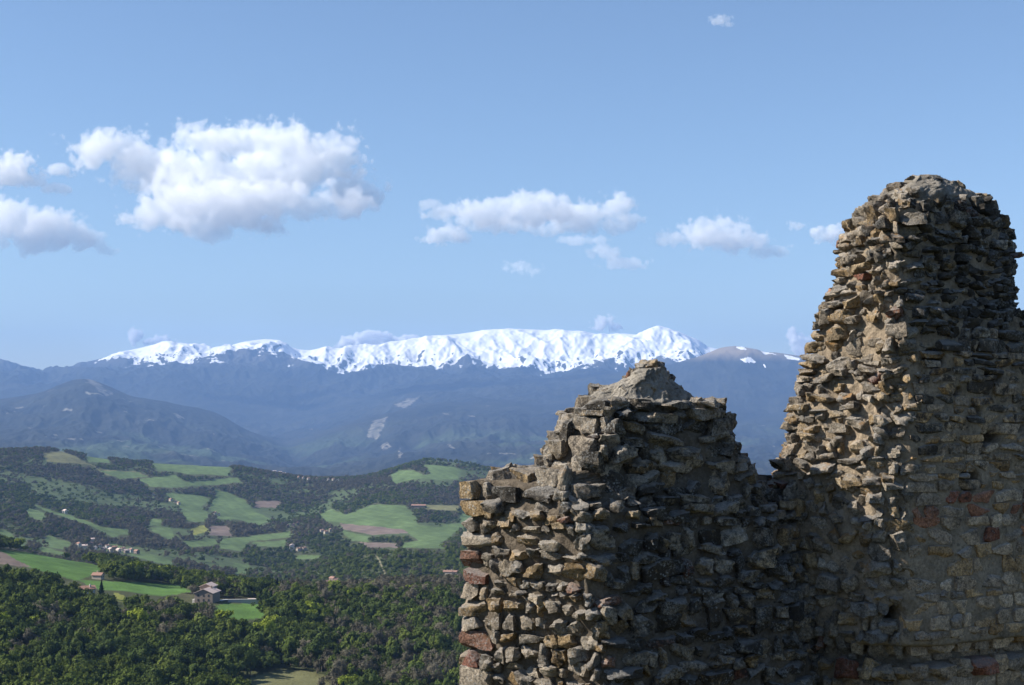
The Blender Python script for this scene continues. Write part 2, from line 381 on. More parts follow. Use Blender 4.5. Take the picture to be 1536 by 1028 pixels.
# ------------------------------------------------------------------ stone and mortar materials
def stone_material(name, lichen=.5, orange=.3, bump=1.0):
    m, t, out = new_mat(name)
    geo = t.n('ShaderNodeNewGeometry'); pos = geo.outputs['Position']
    at = t.n('ShaderNodeVertexColor', layer_name='tint')
    mott = t.math('MULTIPLY', t.ramp(t.noise(pos, 46, 5, .7), [(.50, 0.0), (.60, 1.0)]), t.ramp(t.noise(pos, 3.4, 5, .65), [(.47, 0.0), (.58, 1.0)]))
    n1 = t.noise(pos, 7, 6, .62); n2 = t.noise(pos, 38, 5, .65); n3 = t.noise(pos, 2.2, 4, .6)
    col = t.mix(1.0, at.outputs[0], t.ramp(n1, [(.28, .55), (.72, 1.35)]), 'MULTIPLY')
    col = t.mix(1.0, col, t.ramp(n2, [(.34, .45), (.66, 1.35)]), 'MULTIPLY')
    col = t.mix(1.0, col, t.ramp(t.noise(pos, 110, 3, .6), [(.32, .6), (.68, 1.3)]), 'MULTIPLY')
    # old black lichen plus painted dark that deepens the shade on unlit faces
    crust_shade = t.math('ADD', t.math('MULTIPLY', t.noise(pos, 13, 7, .72), 1.0), t.math('MULTIPLY', at.outputs[1], .42))
    crust_shade = t.ramp(crust_shade, [(.60, 0.0), (.76, 1.0)])
    col = t.mix(t.math('MULTIPLY', crust_shade, .88), col, (.028, .026, .024))
    # pale crusty lichen in spots
    vo = t.n('ShaderNodeTexVoronoi', i={'Vector': pos, 'Scale': 26.0, 'Randomness': 1.0})
    spots = t.math('MULTIPLY', t.ramp(vo.outputs['Distance'], [(.18, 1.0), (.34, 0.0)]), t.ramp(t.noise(pos, 4.0, 5, .7), [(.56-.1*lichen, 0.0), (.70-.1*lichen, 1.0)]))
    col = t.mix(t.math('MULTIPLY', spots, .8), col, (.33, .335, .325))
    col = t.mix(t.math('MULTIPLY', mott, .3+.3*lichen), col, (.36, .355, .33))
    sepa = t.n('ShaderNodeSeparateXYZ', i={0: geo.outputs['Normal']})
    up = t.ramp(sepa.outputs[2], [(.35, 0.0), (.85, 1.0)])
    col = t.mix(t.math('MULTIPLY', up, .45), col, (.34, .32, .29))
    om = t.math('MULTIPLY', t.ramp(t.noise(pos, 3.1, 5, .7), [(.62-.05*orange, 0.0), (.70-.05*orange, 1.0)]), t.ramp(sepa.outputs[2], [(-.2, 0.0), (.5, 1.0)]))
    col = t.mix(t.math('MULTIPLY', om, orange), col, (.30, .15, .035))
    h = t.math('ADD', t.math('MULTIPLY', t.noise(pos, 22, 8, .7), 1.0), t.math('MULTIPLY', t.noise(pos, 75, 4, .6), .35))
    vo2 = t.n('ShaderNodeTexVoronoi', i={'Vector': pos, 'Scale': 55.0})
    h = t.math('ADD', h, t.math('MULTIPLY', t.ramp(vo2.outputs['Distance'], [(.0, 0.0), (.3, 1.0)]), .25))
    bp = t.n('ShaderNodeBump', i={'Strength': 1.0*bump, 'Distance': .045, 'Height': h})
    bsdf(t, out, col, .95, bp.outputs[0], .15)
    return m
def mortar_material(name, base):
    m, t, out = new_mat(name)
    geo = t.n('ShaderNodeNewGeometry'); pos = geo.outputs['Position']
    n1 = t.noise(pos, 5, 6, .6); n2 = t.noise(pos, 30, 6, .7)
    col = t.mix(1.0, base, t.ramp(n1, [(.3, .6), (.7, 1.2)]), 'MULTIPLY')
    col = t.mix(1.0, col, t.ramp(n2, [(.3, .6), (.7, 1.2)]), 'MULTIPLY')
    blk = t.ramp(t.noise(pos, 9, 7, .72), [(.56, 0.0), (.68, 1.0)])
    col = t.mix(t.math('MULTIPLY', blk, .7), col, (.05, .046, .04))
    h = t.math('ADD', t.noise(pos, 16, 8, .7), t.math('MULTIPLY', t.noise(pos, 60, 4, .6), .4))
    bp = t.n('ShaderNodeBump', i={'Strength': 1.0, 'Distance': .04, 'Height': h})
    bsdf(t, out, col, .97, bp.outputs[0], .1)
    return m
M_STONE_A = stone_material('weathered limestone', .8, .35)
M_STONE_B = stone_material('rubble sandstone', .35, .7)
M_STONE_C = stone_material('pointed ashlar', .3, .15, .7)
M_MORTAR_A = mortar_material('old lime mortar', (.16, .13, .097))  # base darkened so the gaps between stones read as deep shade
M_MORTAR_B = mortar_material('sandy lime mortar', (.33, .262, .185))

# ------------------------------------------------------------------ stones
def cube_template(n=6):
    pts = {}; V = []; F = []
    def vid(p):
        k = tuple(int(round(c*1000)) for c in p)
        if k not in pts: pts[k] = len(V); V.append(p)
        return pts[k]
    for ax in range(3):
        for s in (-1, 1):
            for i in range(n):
                for j in range(n):
                    q = []
                    for a, b in ((0, 0), (1, 0), (1, 1), (0, 1)):
                        p = [0, 0, 0]; p[ax] = s
                        p[(ax+1) % 3] = -1+2*(i+a)/n; p[(ax+2) % 3] = -1+2*(j+b)/n
                        q.append(vid(tuple(p)))
                    F.append(q if s > 0 else q[::-1])
    return np.array(V, float), np.array(F)
TV, TF = cube_template(6)
def make_stones(name, S_, mat, parent, rough=.09):
    """S_: list of dicts c(entre), t(angent), n(ormal), size (l, d, h), round, tint, crust"""
    N = len(S_)
    if not N: return None
    rg = RNG
    P = np.repeat(TV[None], N, 0)
    rnd = np.array([s['round'] for s in S_])[:, None, None]
    # superellipsoid rounding
    L4 = (np.abs(P)**6).sum(2, keepdims=True)**(1/6)
    L2 = np.sqrt((P**2).sum(2, keepdims=True))
    P = P*(1-rnd) + rnd*P/L2*1.12
    # warp the eight corners
    irr = np.array([s.get('irr', .22) for s in S_])[:, None]
    w = 0
    for a in (-1, 1):
        for b in (-1, 1):
            for c in (-1, 1):
                wt = (1+a*TV[:, 0])*(1+b*TV[:, 1])*(1+c*TV[:, 2])/8
                w = w + wt[None, :, None]*(rg.uniform(-1, 1, (N, 1, 3))*irr[:, :, None])
    P = P + w
    # chipped planes
    for k in range(6):
        n = rg.normal(size=(N, 1, 3)); n /= np.linalg.norm(n, axis=2, keepdims=True)
        d = rg.uniform(.72, 1.25, (N, 1))*1.0
        ex = np.maximum(0, (P*n).sum(2)-d*(1-.35*(irr > .15)*.4))
        P = P - ex[..., None]*n
    size = np.array([s['size'] for s in S_])[:, None, :]
    Q = P*size*.5
    t_ = np.array([s['t'] for s in S_]); n_ = np.array([s['n'] for s in S_]); up = np.array([0, 0, 1.])
    # small random tilt
    tl = np.array([s.get('tilt', .05) for s in S_])[:, None]
    t_ = t_ + np.cross(n_, t_)*rg.normal(size=(N, 1))*tl + n_*rg.normal(size=(N, 1))*tl
    t_ /= np.linalg.norm(t_, axis=1, keepdims=True)
    n_ = n_ + up*rg.normal(size=(N, 1))*tl*1.2; n_ -= t_*(n_*t_).sum(1, keepdims=True); n_ /= np.linalg.norm(n_, axis=1, keepdims=True)
    b_ = np.cross(t_, -n_)
    b_ = np.where(b_[:, 2:3] < 0, -b_, b_)
    Wd = Q[..., 0:1]*t_[:, None]+Q[..., 1:2]*(-n_[:, None])+Q[..., 2:3]*b_[:, None]+np.array([s['c'] for s in S_])[:, None]
    flat = Wd.reshape(-1, 3)
    ctr = np.repeat(np.array([s['c'] for s in S_]), len(TV), 0)
    dirn = flat-ctr; dirn /= np.linalg.norm(dirn, axis=1, keepdims=True)+1e-9
    rr = np.repeat(np.array([s.get('rough', 1.0) for s in S_]), len(TV))
    off = np.repeat(rg.uniform(0, 200, (N, 3)), len(TV), 0)
    disp = (perlin3(flat*9+off)*.042 + perlin3(flat*24+off)*.026 - np.abs(perlin3(flat*15-off))*.026)*rr*rough/.09
    flat = flat + dirn*disp[:, None]
    F = (TF[None]+np.arange(N)[:, None, None]*len(TV)).reshape(-1, 4)
    # keep outward winding
    v0 = Wd[:, TF[:, 0]]; cr = np.cross(Wd[:, TF[:, 1]]-v0, Wd[:, TF[:, 3]]-v0); sgn = (cr*(v0-np.array([s['c'] for s in S_])[:, None])).sum(2).sum(1)
    flip = np.repeat(sgn < 0, len(TF)); F[flip] = F[flip][:, ::-1]
    C = np.repeat(np.array([[*s['tint'], s['crust_shade']] for s in S_]), len(TV), 0)
    return mesh_np(name, flat, F, mat, parent, True, 38, C)

GREYS = [(.27, .235, .19), (.24, .212, .175), (.30, .26, .205), (.205, .185, .158), (.31, .275, .225)]
TANS = [(.28, .21, .125), (.31, .235, .14), (.25, .18, .10), (.33, .265, .18)]
REDS = [(.21, .115, .08), (.25, .145, .10), (.18, .085, .06)]
WARM = (1.09, 1.03, .95)
def tint(pg, ptan, pred):
    u = random.random()*(pg+ptan+pred)
    c = random.choice(GREYS if u < pg else TANS if u < pg+ptan else REDS)
    k = random.uniform(.75, 1.2); return tuple(v*k*w for v, w in zip(c, WARM))

def chaikin(P, it=2):
    for _ in range(it):
        a = P*.75+np.roll(P, -1, 0)*.25; b = P*.25+np.roll(P, -1, 0)*.75
        P = np.stack([a, b], 1).reshape(-1, P.shape[1])
    return P
class Body:
    """a ruin: cross-sections at falling rows, each a closed outline of (px, distance) corners"""
    def __init__(s, yref, keys):
        s.z = []; s.P = []
        for py, pts in keys:
            s.z.append(pt(768, py, yref).z)
            s.P.append(np.array([[pt(px, py, y).x, y] for px, y in pts]))
        o = np.argsort(s.z, kind='stable'); s.z = np.array(s.z)[o]; s.P = np.array(s.P)[o]
    def sec(s, z, rnd=True):
        k = int(np.clip(np.searchsorted(s.z, z, side='right')-1, 0, len(s.z)-2))
        t_ = np.clip((z-s.z[k])/max(1e-6, s.z[k+1]-s.z[k]), 0, 1)
        P = s.P[k]*(1-t_)+s.P[k+1]*t_
        Q = []
        for i in range(len(P)):      # extra points keep the sides straight and the corners only lightly rounded
            a, b = P[i], P[(i+1) % len(P)]; L = np.linalg.norm(b-a)+1e-6; e = min(.3, .16/L)
            Q += [a, a*(1-e)+b*e, a*e+b*(1-e)]
        return chaikin(np.array(Q), 2)
    def line(s, z, M):
        P = s.sec(z); d = np.linalg.norm(np.roll(P, -1, 0)-P, axis=1); L = np.concatenate([[0], np.cumsum(d)])
        q = np.linspace(0, L[-1], M, endpoint=False); Pc = np.vstack([P, P[:1]])
        X_ = np.stack([np.interp(q, L, Pc[:, 0]), np.interp(q, L, Pc[:, 1])], 1)
        T = np.roll(X_, -1, 0)-np.roll(X_, 1, 0); T /= np.linalg.norm(T, axis=1, keepdims=True)+1e-9
        return X_, T, L[-1]
def in_poly(p, P):
    return bool(inside(np.array([p[0]]), np.array([p[1]]), P)[0])
def bulge(p, a):
    q = np.asarray(p, float)
    return a*(perlin3(q*1.3+5.2)+.6*perlin3(q*3.1))

def core(name, body, z0, z1, mat, parent, dz=.03, M=420, inset=.035, amp=.05, extra=None, cap=0):
    zs = np.arange(z0, z1, dz); rows = []
    for z in zs:
        X_, T, L = body.line(z, M); N_ = np.stack([T[:, 1], -T[:, 0]], 1)
        p3 = np.column_stack([X_, np.full(M, z)])
        ins = inset(p3) if callable(inset) else inset
        off = bulge(p3, amp) + np.clip(ins*16, .25, 1)*(.035*perlin3(p3*8) + .02*perlin3(p3*19)) - ins
        if cap: off = off + cap*(perlin3(p3*5+9)-.8*np.abs(perlin3(p3*11))+.5*perlin3(p3*26)); zz_ = .6*cap*perlin3(p3*9+3)
        if extra is not None: off = off + extra(p3)
        q = X_ + N_*off[:, None]
        zz = z + .02*perlin3(p3*6+40) + (zz_ if cap else 0)
        rows.append(np.column_stack([q, zz]))
    n = len(zs); V = np.vstack(rows); i = np.arange(n*M).reshape(n, M); j = np.roll(i, -1, 1)
    F = np.stack([i[:-1].ravel(), j[:-1].ravel(), j[1:].ravel(), i[1:].ravel()], 1)
    top = rows[-1].mean(0)+[0, 0, .02]; V = np.vstack([V, top])
    T3 = np.stack([i[-1], j[-1], np.full(M, n*M)], 1)
    return mesh_np(name, V, [F, T3], mat, parent, True)

def lay(body, z0, z1, style, hmin, hmax, bulge_amp, yref):
    """courses of stones round the outline, with more stones on every ledge"""
    out = {}
    z = z0
    while z < z1:
        h = random.uniform(hmin, hmax)*(1.3 if yref > 15 and z < -1.3 else 1)
        zc = z+h*.5
        X_, T, L = body.line(zc, 500)
        above = body.sec(min(zc+h*1.1, z1))
        pos_ = random.uniform(0, .2)
        step = L/500
        while pos_ < L:
            k = int(pos_/step) % 500
            x, y = X_[k]
            px, py = to_px(x, y, zc)
            st = style(px, py, y, x, zc, k/500)
            if st is None: pos_ += .15; continue
            l = random.uniform(*st['len']); ka = int((pos_+l)/step) % 500
            if T[k] @ T[ka] < .85: l = max(.1, l*.55)
            k = int((pos_+l*.5)/step) % 500
            x, y = X_[k]; t_ = np.array([*T[k], 0.]); n_ = np.array([T[k, 1], -T[k, 0], 0.])
            d = random.uniform(*st['dep']); hh = h*random.uniform(*st['hk'])
            for ring in range(0, 5):
                inset = ring*.2
                if ring and random.random() < .15: continue
                c = np.array([x, y, 0.])-n_*inset; 
                if ring and (in_poly(c-n_*.03, above) or not in_poly(c, X_)): break
                pr = random.uniform(*st['pro']) if ring == 0 else random.uniform(-.03, .03)
                off = bulge([x, y, zc], bulge_amp) + pr
                if ring == 0 and random.random() < st.get('skip', 0): continue
                cz = zc + random.uniform(-1, 1)*st.get('zj', .015)
                c = c + n_*(off - d*.5); c[2] = cz
                u = dict(c=c, t=t_, n=n_, size=(l*random.uniform(.86, 1.0), d, hh), round=random.uniform(*st['round']), irr=st['irr'],
                         tilt=st['tilt'], tint=tint(*st['mix']), crust_shade=random.uniform(*st['crust_shade']), rough=st.get('rough', 1))
                if 'tintfn' in st: u['tint'] = st['tintfn'](u['tint'])
                out.setdefault(st['part'], []).append(u)
            pos_ += l*random.uniform(.94, 1.04)
        z += h
    return out

M_CAP = mortar_material('weathered mortar cap', (.30, .27, .225))
def capin(a, b, row):
    def f(p3):
        _, py = to_px(p3[:, 0], p3[:, 1], p3[:, 2]); return b+(a-b)*np.clip((py-row)/15, 0, 1)
    return f
def towin(p3):
    px, py = to_px(p3[:, 0], p3[:, 1], p3[:, 2])
    f = np.clip((px-1350)/15, 0, 1)*np.clip((py-500)/60, 0, 1)
    return (.085*(1-f)+.016*f)*np.clip((py-275)/25, 0.15, 1)
# ---- the lower ruin with its broken pyramid
ZB = 1130  # rows below the frame where both ruins go into the ground
def low(py, L, B, C, yA=14.8, yB=13.95, yC=15.1):
    return (py, [(L, yA), (B, yB), ((B+C)/2, (yB+yC)/2-.04), (C, yC), (C+40, 16.1), ((L+C)/2, 16.3), (L+34, 15.9)])
KEYS_A = [
 low(1320, 676, 930, 1235), low(1028, 686, 912, 1205), low(985, 687, 908, 1195), low(860, 688, 880, 1178), low(800, 689, 872, 1172), low(768, 689, 866, 1158),
 low(748, 690, 856, 1142, 14.8, 14.1), low(731, 690, 852, 1129, 14.8, 14.15), low(723, 691, 848, 1127, 14.8, 14.2),
 low(720, 752, 850, 1126, 14.85, 14.22), low(714, 768, 855, 1124, 14.75, 14.25), low(704, 786, 875, 1122, 14.75, 14.28), low(700, 803, 890, 1128, 14.8, 14.35), low(676, 812, 905, 1112, 14.8, 14.35), low(664, 827, 905, 1106, 14.8, 14.35),
 low(644, 838, 910, 1102, 14.8, 14.4), low(640, 838, 910, 1097, 14.8, 14.4), low(620, 842, 915, 1090, 14.85, 14.45), low(614, 862, 920, 1082, 14.85, 14.5), low(602, 878, 935, 1077, 14.9, 14.55, 15.05), low(598, 884, 935, 1046, 14.9, 14.65, 15.05),
 low(584, 906, 945, 1026, 14.95, 14.75, 15.05), low(566, 938, 962, 1008, 15.0, 14.82, 15.1), low(556, 954, 968, 1003, 15.0, 14.85, 15.1), low(549, 964, 974, 1000, 15.02, 14.9, 15.1)]
bodyA = Body(14.6, KEYS_A)
for _k in range(len(bodyA.P)):            # let the back follow the top as it narrows
    w_ = np.clip((bodyA.z[_k]-pt(768, 721, 14.6).z)/1.15, 0, 1)
    for q in (4, 5, 6): bodyA.P[_k][q, 1] = bodyA.P[_k][q, 1]*(1-w_)+(15.95-.3*w_)*w_
    if w_ > 0: 
        bodyA.P[_k][4, 0] = bodyA.P[_k][3, 0]+.1*(1-w_); bodyA.P[_k][6, 0] = bodyA.P[_k][0, 0]+.12*(1-w_)
ruin = tag(empty('ruined_wall', (1.0, 14.9, -5.2)), 'broken grey stone wall stub rising to a jagged pyramid, standing in front of the tall tower', 'ruined wall')
def under(o, root):
    o.parent = root; o.matrix_parent_inverse = root.matrix_basis.inverted(); return o
# with no depsgraph update yet, set the inverse by hand
from mathutils import Matrix
def under(o, root):
    o.parent = root; o.matrix_parent_inverse = Matrix.Translation(-root.location); return o
ZA0, ZA1 = pt(768, 1320, 14.6).z, pt(768, 551, 14.6).z
ZAC = pt(768, 603, 14.6).z
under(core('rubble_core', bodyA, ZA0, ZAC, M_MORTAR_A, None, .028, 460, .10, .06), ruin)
under(core('mortar_cap', bodyA, ZAC-.03, ZA1, M_CAP, None, .014, 420, capin(.06, .0, 596), .06, None, .06), ruin)
def styleA(px, py, y, x, z, s):
    back = y > 15.45
    if back: return dict(part='backing_stones', len=(.2, .45), dep=(.2, .3), hk=(.8, 1.1), pro=(0, .05), round=(.2, .5), irr=.2, tilt=.05, mix=(5, 2, .5), crust_shade=(0, .5))
    bx = np.interp(py, [700, 770, 860, 985, 1028], [885, 868, 884, 910, 915])
    if py > 724 and px < 719 and px > 660:
        return None                                   # the squared corner blocks go here
    if py < 566 and not (px > 976 and py > 551): return None
    if py < 600: return dict(part='rubble_stones', len=(.12, .34), dep=(.15, .25), hk=(.6, 1.0), pro=(-.08, .0), round=(.2, .5), irr=.27, tilt=.16, mix=(6, .8, 0), crust_shade=(-.1, .5), skip=.3)
    if py < 765: return dict(part='rubble_stones', len=(.15, .42), dep=(.24, .38), hk=(.95, 1.9), pro=(-.05, .075), round=(.08, .32), irr=.22, tilt=.10, mix=(6, .8, .1), crust_shade=(.1, .75), skip=.03, zj=.025)
    if px < bx: return dict(part='facing_stones', len=(.09, .27), dep=(.2, .3), hk=(.65, 1.15), pro=(-.04, .035), round=(.1, .42), irr=.22, tilt=.10, mix=(6, 1.5, .2), crust_shade=(-.3, .4), skip=.04, zj=.03)
    return dict(part='rubble_stones', len=(.12, .38), dep=(.22, .34), hk=(.85, 1.2), pro=(-.035, .045), round=(.06, .3), irr=.2, tilt=.08, mix=(5, 2.4, .25), crust_shade=(.2, .85), skip=.03, zj=.035)  # dark amount raised here to put more shade into the unlit face
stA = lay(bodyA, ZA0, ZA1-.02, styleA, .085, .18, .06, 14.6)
# squared corner blocks
q = []; z = ZA0; kk = 0
ztop = pt(768, 724, 14.5).z
while z < ztop-.05:
    h = random.uniform(.155, .225); h = ztop-z if ztop-z < .3 else h
    zc = z+h/2; P = bodyA.sec(zc); X_, T, L = bodyA.line(zc, 500)
    long_ = kk % 2 == 0; kk += 1
    px_, py_ = to_px(X_[0][0], X_[0][1], zc)
    l = random.uniform(.30, .42) if long_ else random.uniform(.19, .27)
    dire = (bodyA.P[0][1]-bodyA.P[0][0]); dire = dire/np.linalg.norm(dire); nn = np.array([dire[1], -dire[0]])
    cc = bodyA.P[0][0]*0
    lo = np.interp(zc, bodyA.z, bodyA.P[:, 0, 0]); la = np.interp(zc, bodyA.z, bodyA.P[:, 0, 1])
    red = abs(py_-855) < 17 or abs(py_-975) < 16
    c = np.array([lo, la])+dire*(l*.5-.01)-nn*(.17-.6*float(bulge([lo, la, zc], .06))+random.uniform(-.02, .02))
    q.append(dict(c=[c[0], c[1], zc], t=np.array([*dire, 0]), n=np.array([*nn, 0]), size=(l, .34, h*1.02), round=random.uniform(.03, .12), irr=.09, tilt=.02,
                  tint=random.choice(REDS) if red else tint(5, 2, 0), crust_shade=random.uniform(-.1, .3) if not red else -.4, rough=.45))
    if not long_ :
        l2 = random.uniform(.12, .2); c = np.array([lo, la])+dire*(l+l2*.5)-nn*(.15+random.uniform(-.01, .02))
        q.append(dict(c=[c[0], c[1], zc], t=np.array([*dire, 0]), n=np.array([*nn, 0]), size=(l2, .3, h*.85), round=.3, irr=.2, tilt=.06, tint=tint(5, 2, .3), crust_shade=random.uniform(-.2, .4)))
    z += h
under(make_stones('corner_blocks', q, M_STONE_A, None), ruin)
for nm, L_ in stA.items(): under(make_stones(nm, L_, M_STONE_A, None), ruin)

# ---- the tall tower stump
def tow(py, L, Mx, R, yL=15.9, yM=15.0, yR=15.8, yb=17.2, inset=0.0):
    w = min(40, (Mx-L)*.3); q = min(60, (R-Mx)*.35); ml = w/(Mx-L); mr = q/(R-Mx)
    return (py, [(L, yL), (L*.5+Mx*.5, yL*.45+yM*.55+inset*.5), (Mx-w, yM+(yL-yM)*ml*.62+inset*.8), (Mx, yM+.06+inset), (Mx+q, yM+(yR-yM)*mr*.62+inset), (R, yR+inset), (R+6, yb), ((L+R)/2, yb+.1), (L+8, yL+.7)])
KEYS_B = [
 tow(1320, 1180, 1350, 1750, yR=16.95, inset=.25), tow(1012, 1180, 1352, 1750, yR=16.95, inset=.2), tow(1004, 1180, 1352, 1750, yR=16.95, inset=.1), tow(994, 1180, 1352, 1750, yR=16.95, inset=.38), tow(973, 1180, 1352, 1750, yR=16.95, inset=.38), tow(964, 1178, 1352, 1750, yR=16.95),
 tow(900, 1168, 1350, 1750, yR=16.95), tow(800, 1152, 1346, 1750, yR=16.95), tow(745, 1151, 1342, 1750, yR=16.95), tow(699, 1154, 1342, 1750, yR=16.95), tow(696, 1166, 1342, 1750, yR=16.95), tow(663, 1177, 1350, 1750, yR=16.95), tow(628, 1178, 1356, 1750, yR=16.95), tow(617, 1176, 1356, 1750, yR=16.95),
 tow(595, 1190, 1358, 1750, yR=16.95), tow(571, 1194, 1362, 1750, yR=16.95), tow(552, 1201, 1366, 1750, yR=16.95), tow(512, 1211, 1368, 1750, yR=16.95), tow(485, 1222, 1362, 1750, yR=16.95), tow(474, 1229, 1360, 1750, yR=16.95),
 tow(467, 1230, 1355, 1700, yR=16.8), tow(464, 1231, 1355, 1512), tow(443, 1236, 1350, 1514), tow(420, 1249, 1345, 1515), tow(388, 1253, 1342, 1513), tow(371, 1256, 1342, 1517), tow(349, 1258, 1345, 1509), tow(335, 1263, 1348, 1511), tow(319, 1277, 1352, 1502),
 tow(306, 1284, 1360, 1494, 15.85, 15.1), tow(299, 1294, 1365, 1481, 15.85, 15.15), tow(290, 1304, 1372, 1484, 15.85, 15.2), tow(278, 1324, 1380, 1464, 15.85, 15.35), tow(268, 1342, 1388, 1442, 15.85, 15.5), tow(258, 1358, 1388, 1422, 15.85, 15.6), tow(252, 1368, 1386, 1404, 15.9, 15.7)]
bodyB = Body(15.4, KEYS_B)
tower = tag(empty('ruined_tower', (4.6, 16.0, -5.6)), 'tall stump of a ruined stone tower with a rounded top and a broken rubble flank', 'ruined tower')
ZB0, ZB1 = pt(768, 1320, 15.4).z, pt(768, 253, 15.4).z
HOLES = [(1463, 355, .075), (1406, 537, .085), (1490, 563, .075), (1437, 587, .035), (1463, 617, .05), (1481, 658, .055), (1493, 656, .055), (1481, 678, .045), (1456, 721, .1), (1452, 393, .04), (1530, 637, .06), (1338, 938, .1), (1345, 925, .09)]
def hole_at(px, py):
    for hx, hy, hr in HOLES:
        if math.hypot(px-hx, (py-hy)) < hr*137*1.05: return True
    return False
def pits(p3):
    px, py = to_px(p3[:, 0], p3[:, 1], p3[:, 2]); o = np.zeros(len(px))
    fr = p3[:, 1] < 16.9
    for hx, hy, hr in HOLES:
        d = np.hypot(px-hx, py-hy)/(hr*137); o -= .32*np.clip(1.35-d, 0, .5)/.5*fr
    return o
ZBC = pt(768, 297, 15.4).z
under(core('rubble_core', bodyB, ZB0, ZBC, M_MORTAR_B, None, .026, 560, towin, .05, pits), tower)
under(core('mortar_cap', bodyB, ZBC-.03, ZB1, M_CAP, None, .014, 420, towin, .05, None, .05), tower)
def styleB(px, py, y, x, z, s):
    Mx = np.interp(py, [300, 420, 520, 700, 1028], [1352, 1345, 1368, 1345, 1352])
    on_face = px > Mx+8 and s < .62 and y < 17.1
    if s > .62 or y > 16.95 and not on_face: return dict(part='backing_stones', len=(.25, .5), dep=(.2, .3), hk=(.8, 1.1), pro=(0, .05), round=(.2, .5), irr=.2, tilt=.05, mix=(5, 2, .5), crust_shade=(0, .5))
    if hole_at(px, py): return None
    if py < 300: return dict(part='flank_stones', len=(.14, .34), dep=(.18, .3), hk=(.8, 1.2), pro=(-.08, .03), round=(.2, .5), irr=.26, tilt=.16, mix=(5, 2.5, .1), crust_shade=(-.1, .5), skip=.25)
    if px < Mx+8:
        up = py < 700
        return dict(part='flank_stones', len=(.09, .30), dep=(.22, .34), hk=(.8, 1.4), pro=(-.06, .075 if up else .05), round=(.08, .4), irr=.23, tilt=.14, mix=(5.5, 2.2, .2), crust_shade=(-.3, .3) if py > 400 else (0, .6), skip=.05, zj=.03)
    if py < 500: return dict(part='face_stones', len=(.09, .27), dep=(.22, .3), hk=(.8, 1.2), pro=(-.035, .035), round=(.08, .35), irr=.2, tilt=.08, mix=(5, 1.6, .2), crust_shade=(.45, 1.05), skip=.05, zj=.02)  # upper unlit face: shade deepened through the stone colour
    red = 740 < py < 815
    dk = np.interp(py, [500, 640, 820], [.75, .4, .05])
    return dict(part='face_stones', len=(.13, .40), dep=(.2, .26), hk=(.92, 1.12), pro=(.004, .028), round=(.08, .3), irr=.14, tilt=.03, mix=(4, 1.5, 5) if red else (5, 2.2, .3), crust_shade=(dk-.35, dk+.2), skip=.02, zj=.012, rough=.5, tintfn=lambda c: (c[0]*1.42, c[1]*1.28, c[2]*1.14))  # tint raised and warmed to brighten this shaded face
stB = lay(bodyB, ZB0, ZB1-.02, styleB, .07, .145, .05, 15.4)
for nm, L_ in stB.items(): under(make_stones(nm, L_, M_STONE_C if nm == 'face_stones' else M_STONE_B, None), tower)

# ------------------------------------------------------------------ trees
def leaf_material(name, c0, c1, trans=.25):
    m, t, out = new_mat(name)
    oi = t.n('ShaderNodeObjectInfo'); geo = t.n('ShaderNodeNewGeometry')
    tc = t.n('ShaderNodeTexCoord')
    f = t.math('ADD', t.math('MULTIPLY', oi.outputs['Random'], .75), t.math('MULTIPLY', t.math('SUBTRACT', t.noise(tc.outputs['Object'], .45, 3, .6), .5), .9), clamp=True)
    col = t.mix(f, c0, c1)
    d = t.n('ShaderNodeBsdfDiffuse', i={0: col}); tr = t.n('ShaderNodeBsdfTranslucent', i={0: col})
    mx = t.n('ShaderNodeMixShader', i={0: trans, 1: d.outputs[0], 2: tr.outputs[0]})
    t.t.links.new(mx.outputs[0], out.inputs[0]); return m
LM = {'fresh': leaf_material('fresh spring leaves', (.075, .105, .024), (.14, .17, .042)),
      'dark': leaf_material('dark leaves', (.055, .08, .024), (.095, .125, .038)),
      'bare': leaf_material('budding twigs', (.095, .088, .062), (.15, .135, .098), .1),
      'bright': leaf_material('yellow green leaves', (.19, .24, .03), (.24, .28, .045)),
      'conifer': leaf_material('conifer needles', (.012, .026, .012), (.022, .04, .018), .05)}
bark, t, out = new_mat('bark')
bsdf(t, out, t.mix(t.noise(t.n('ShaderNodeTexCoord').outputs['Object'], 3.0, 5), (.07, .055, .04), (.16, .13, .10)), .95)

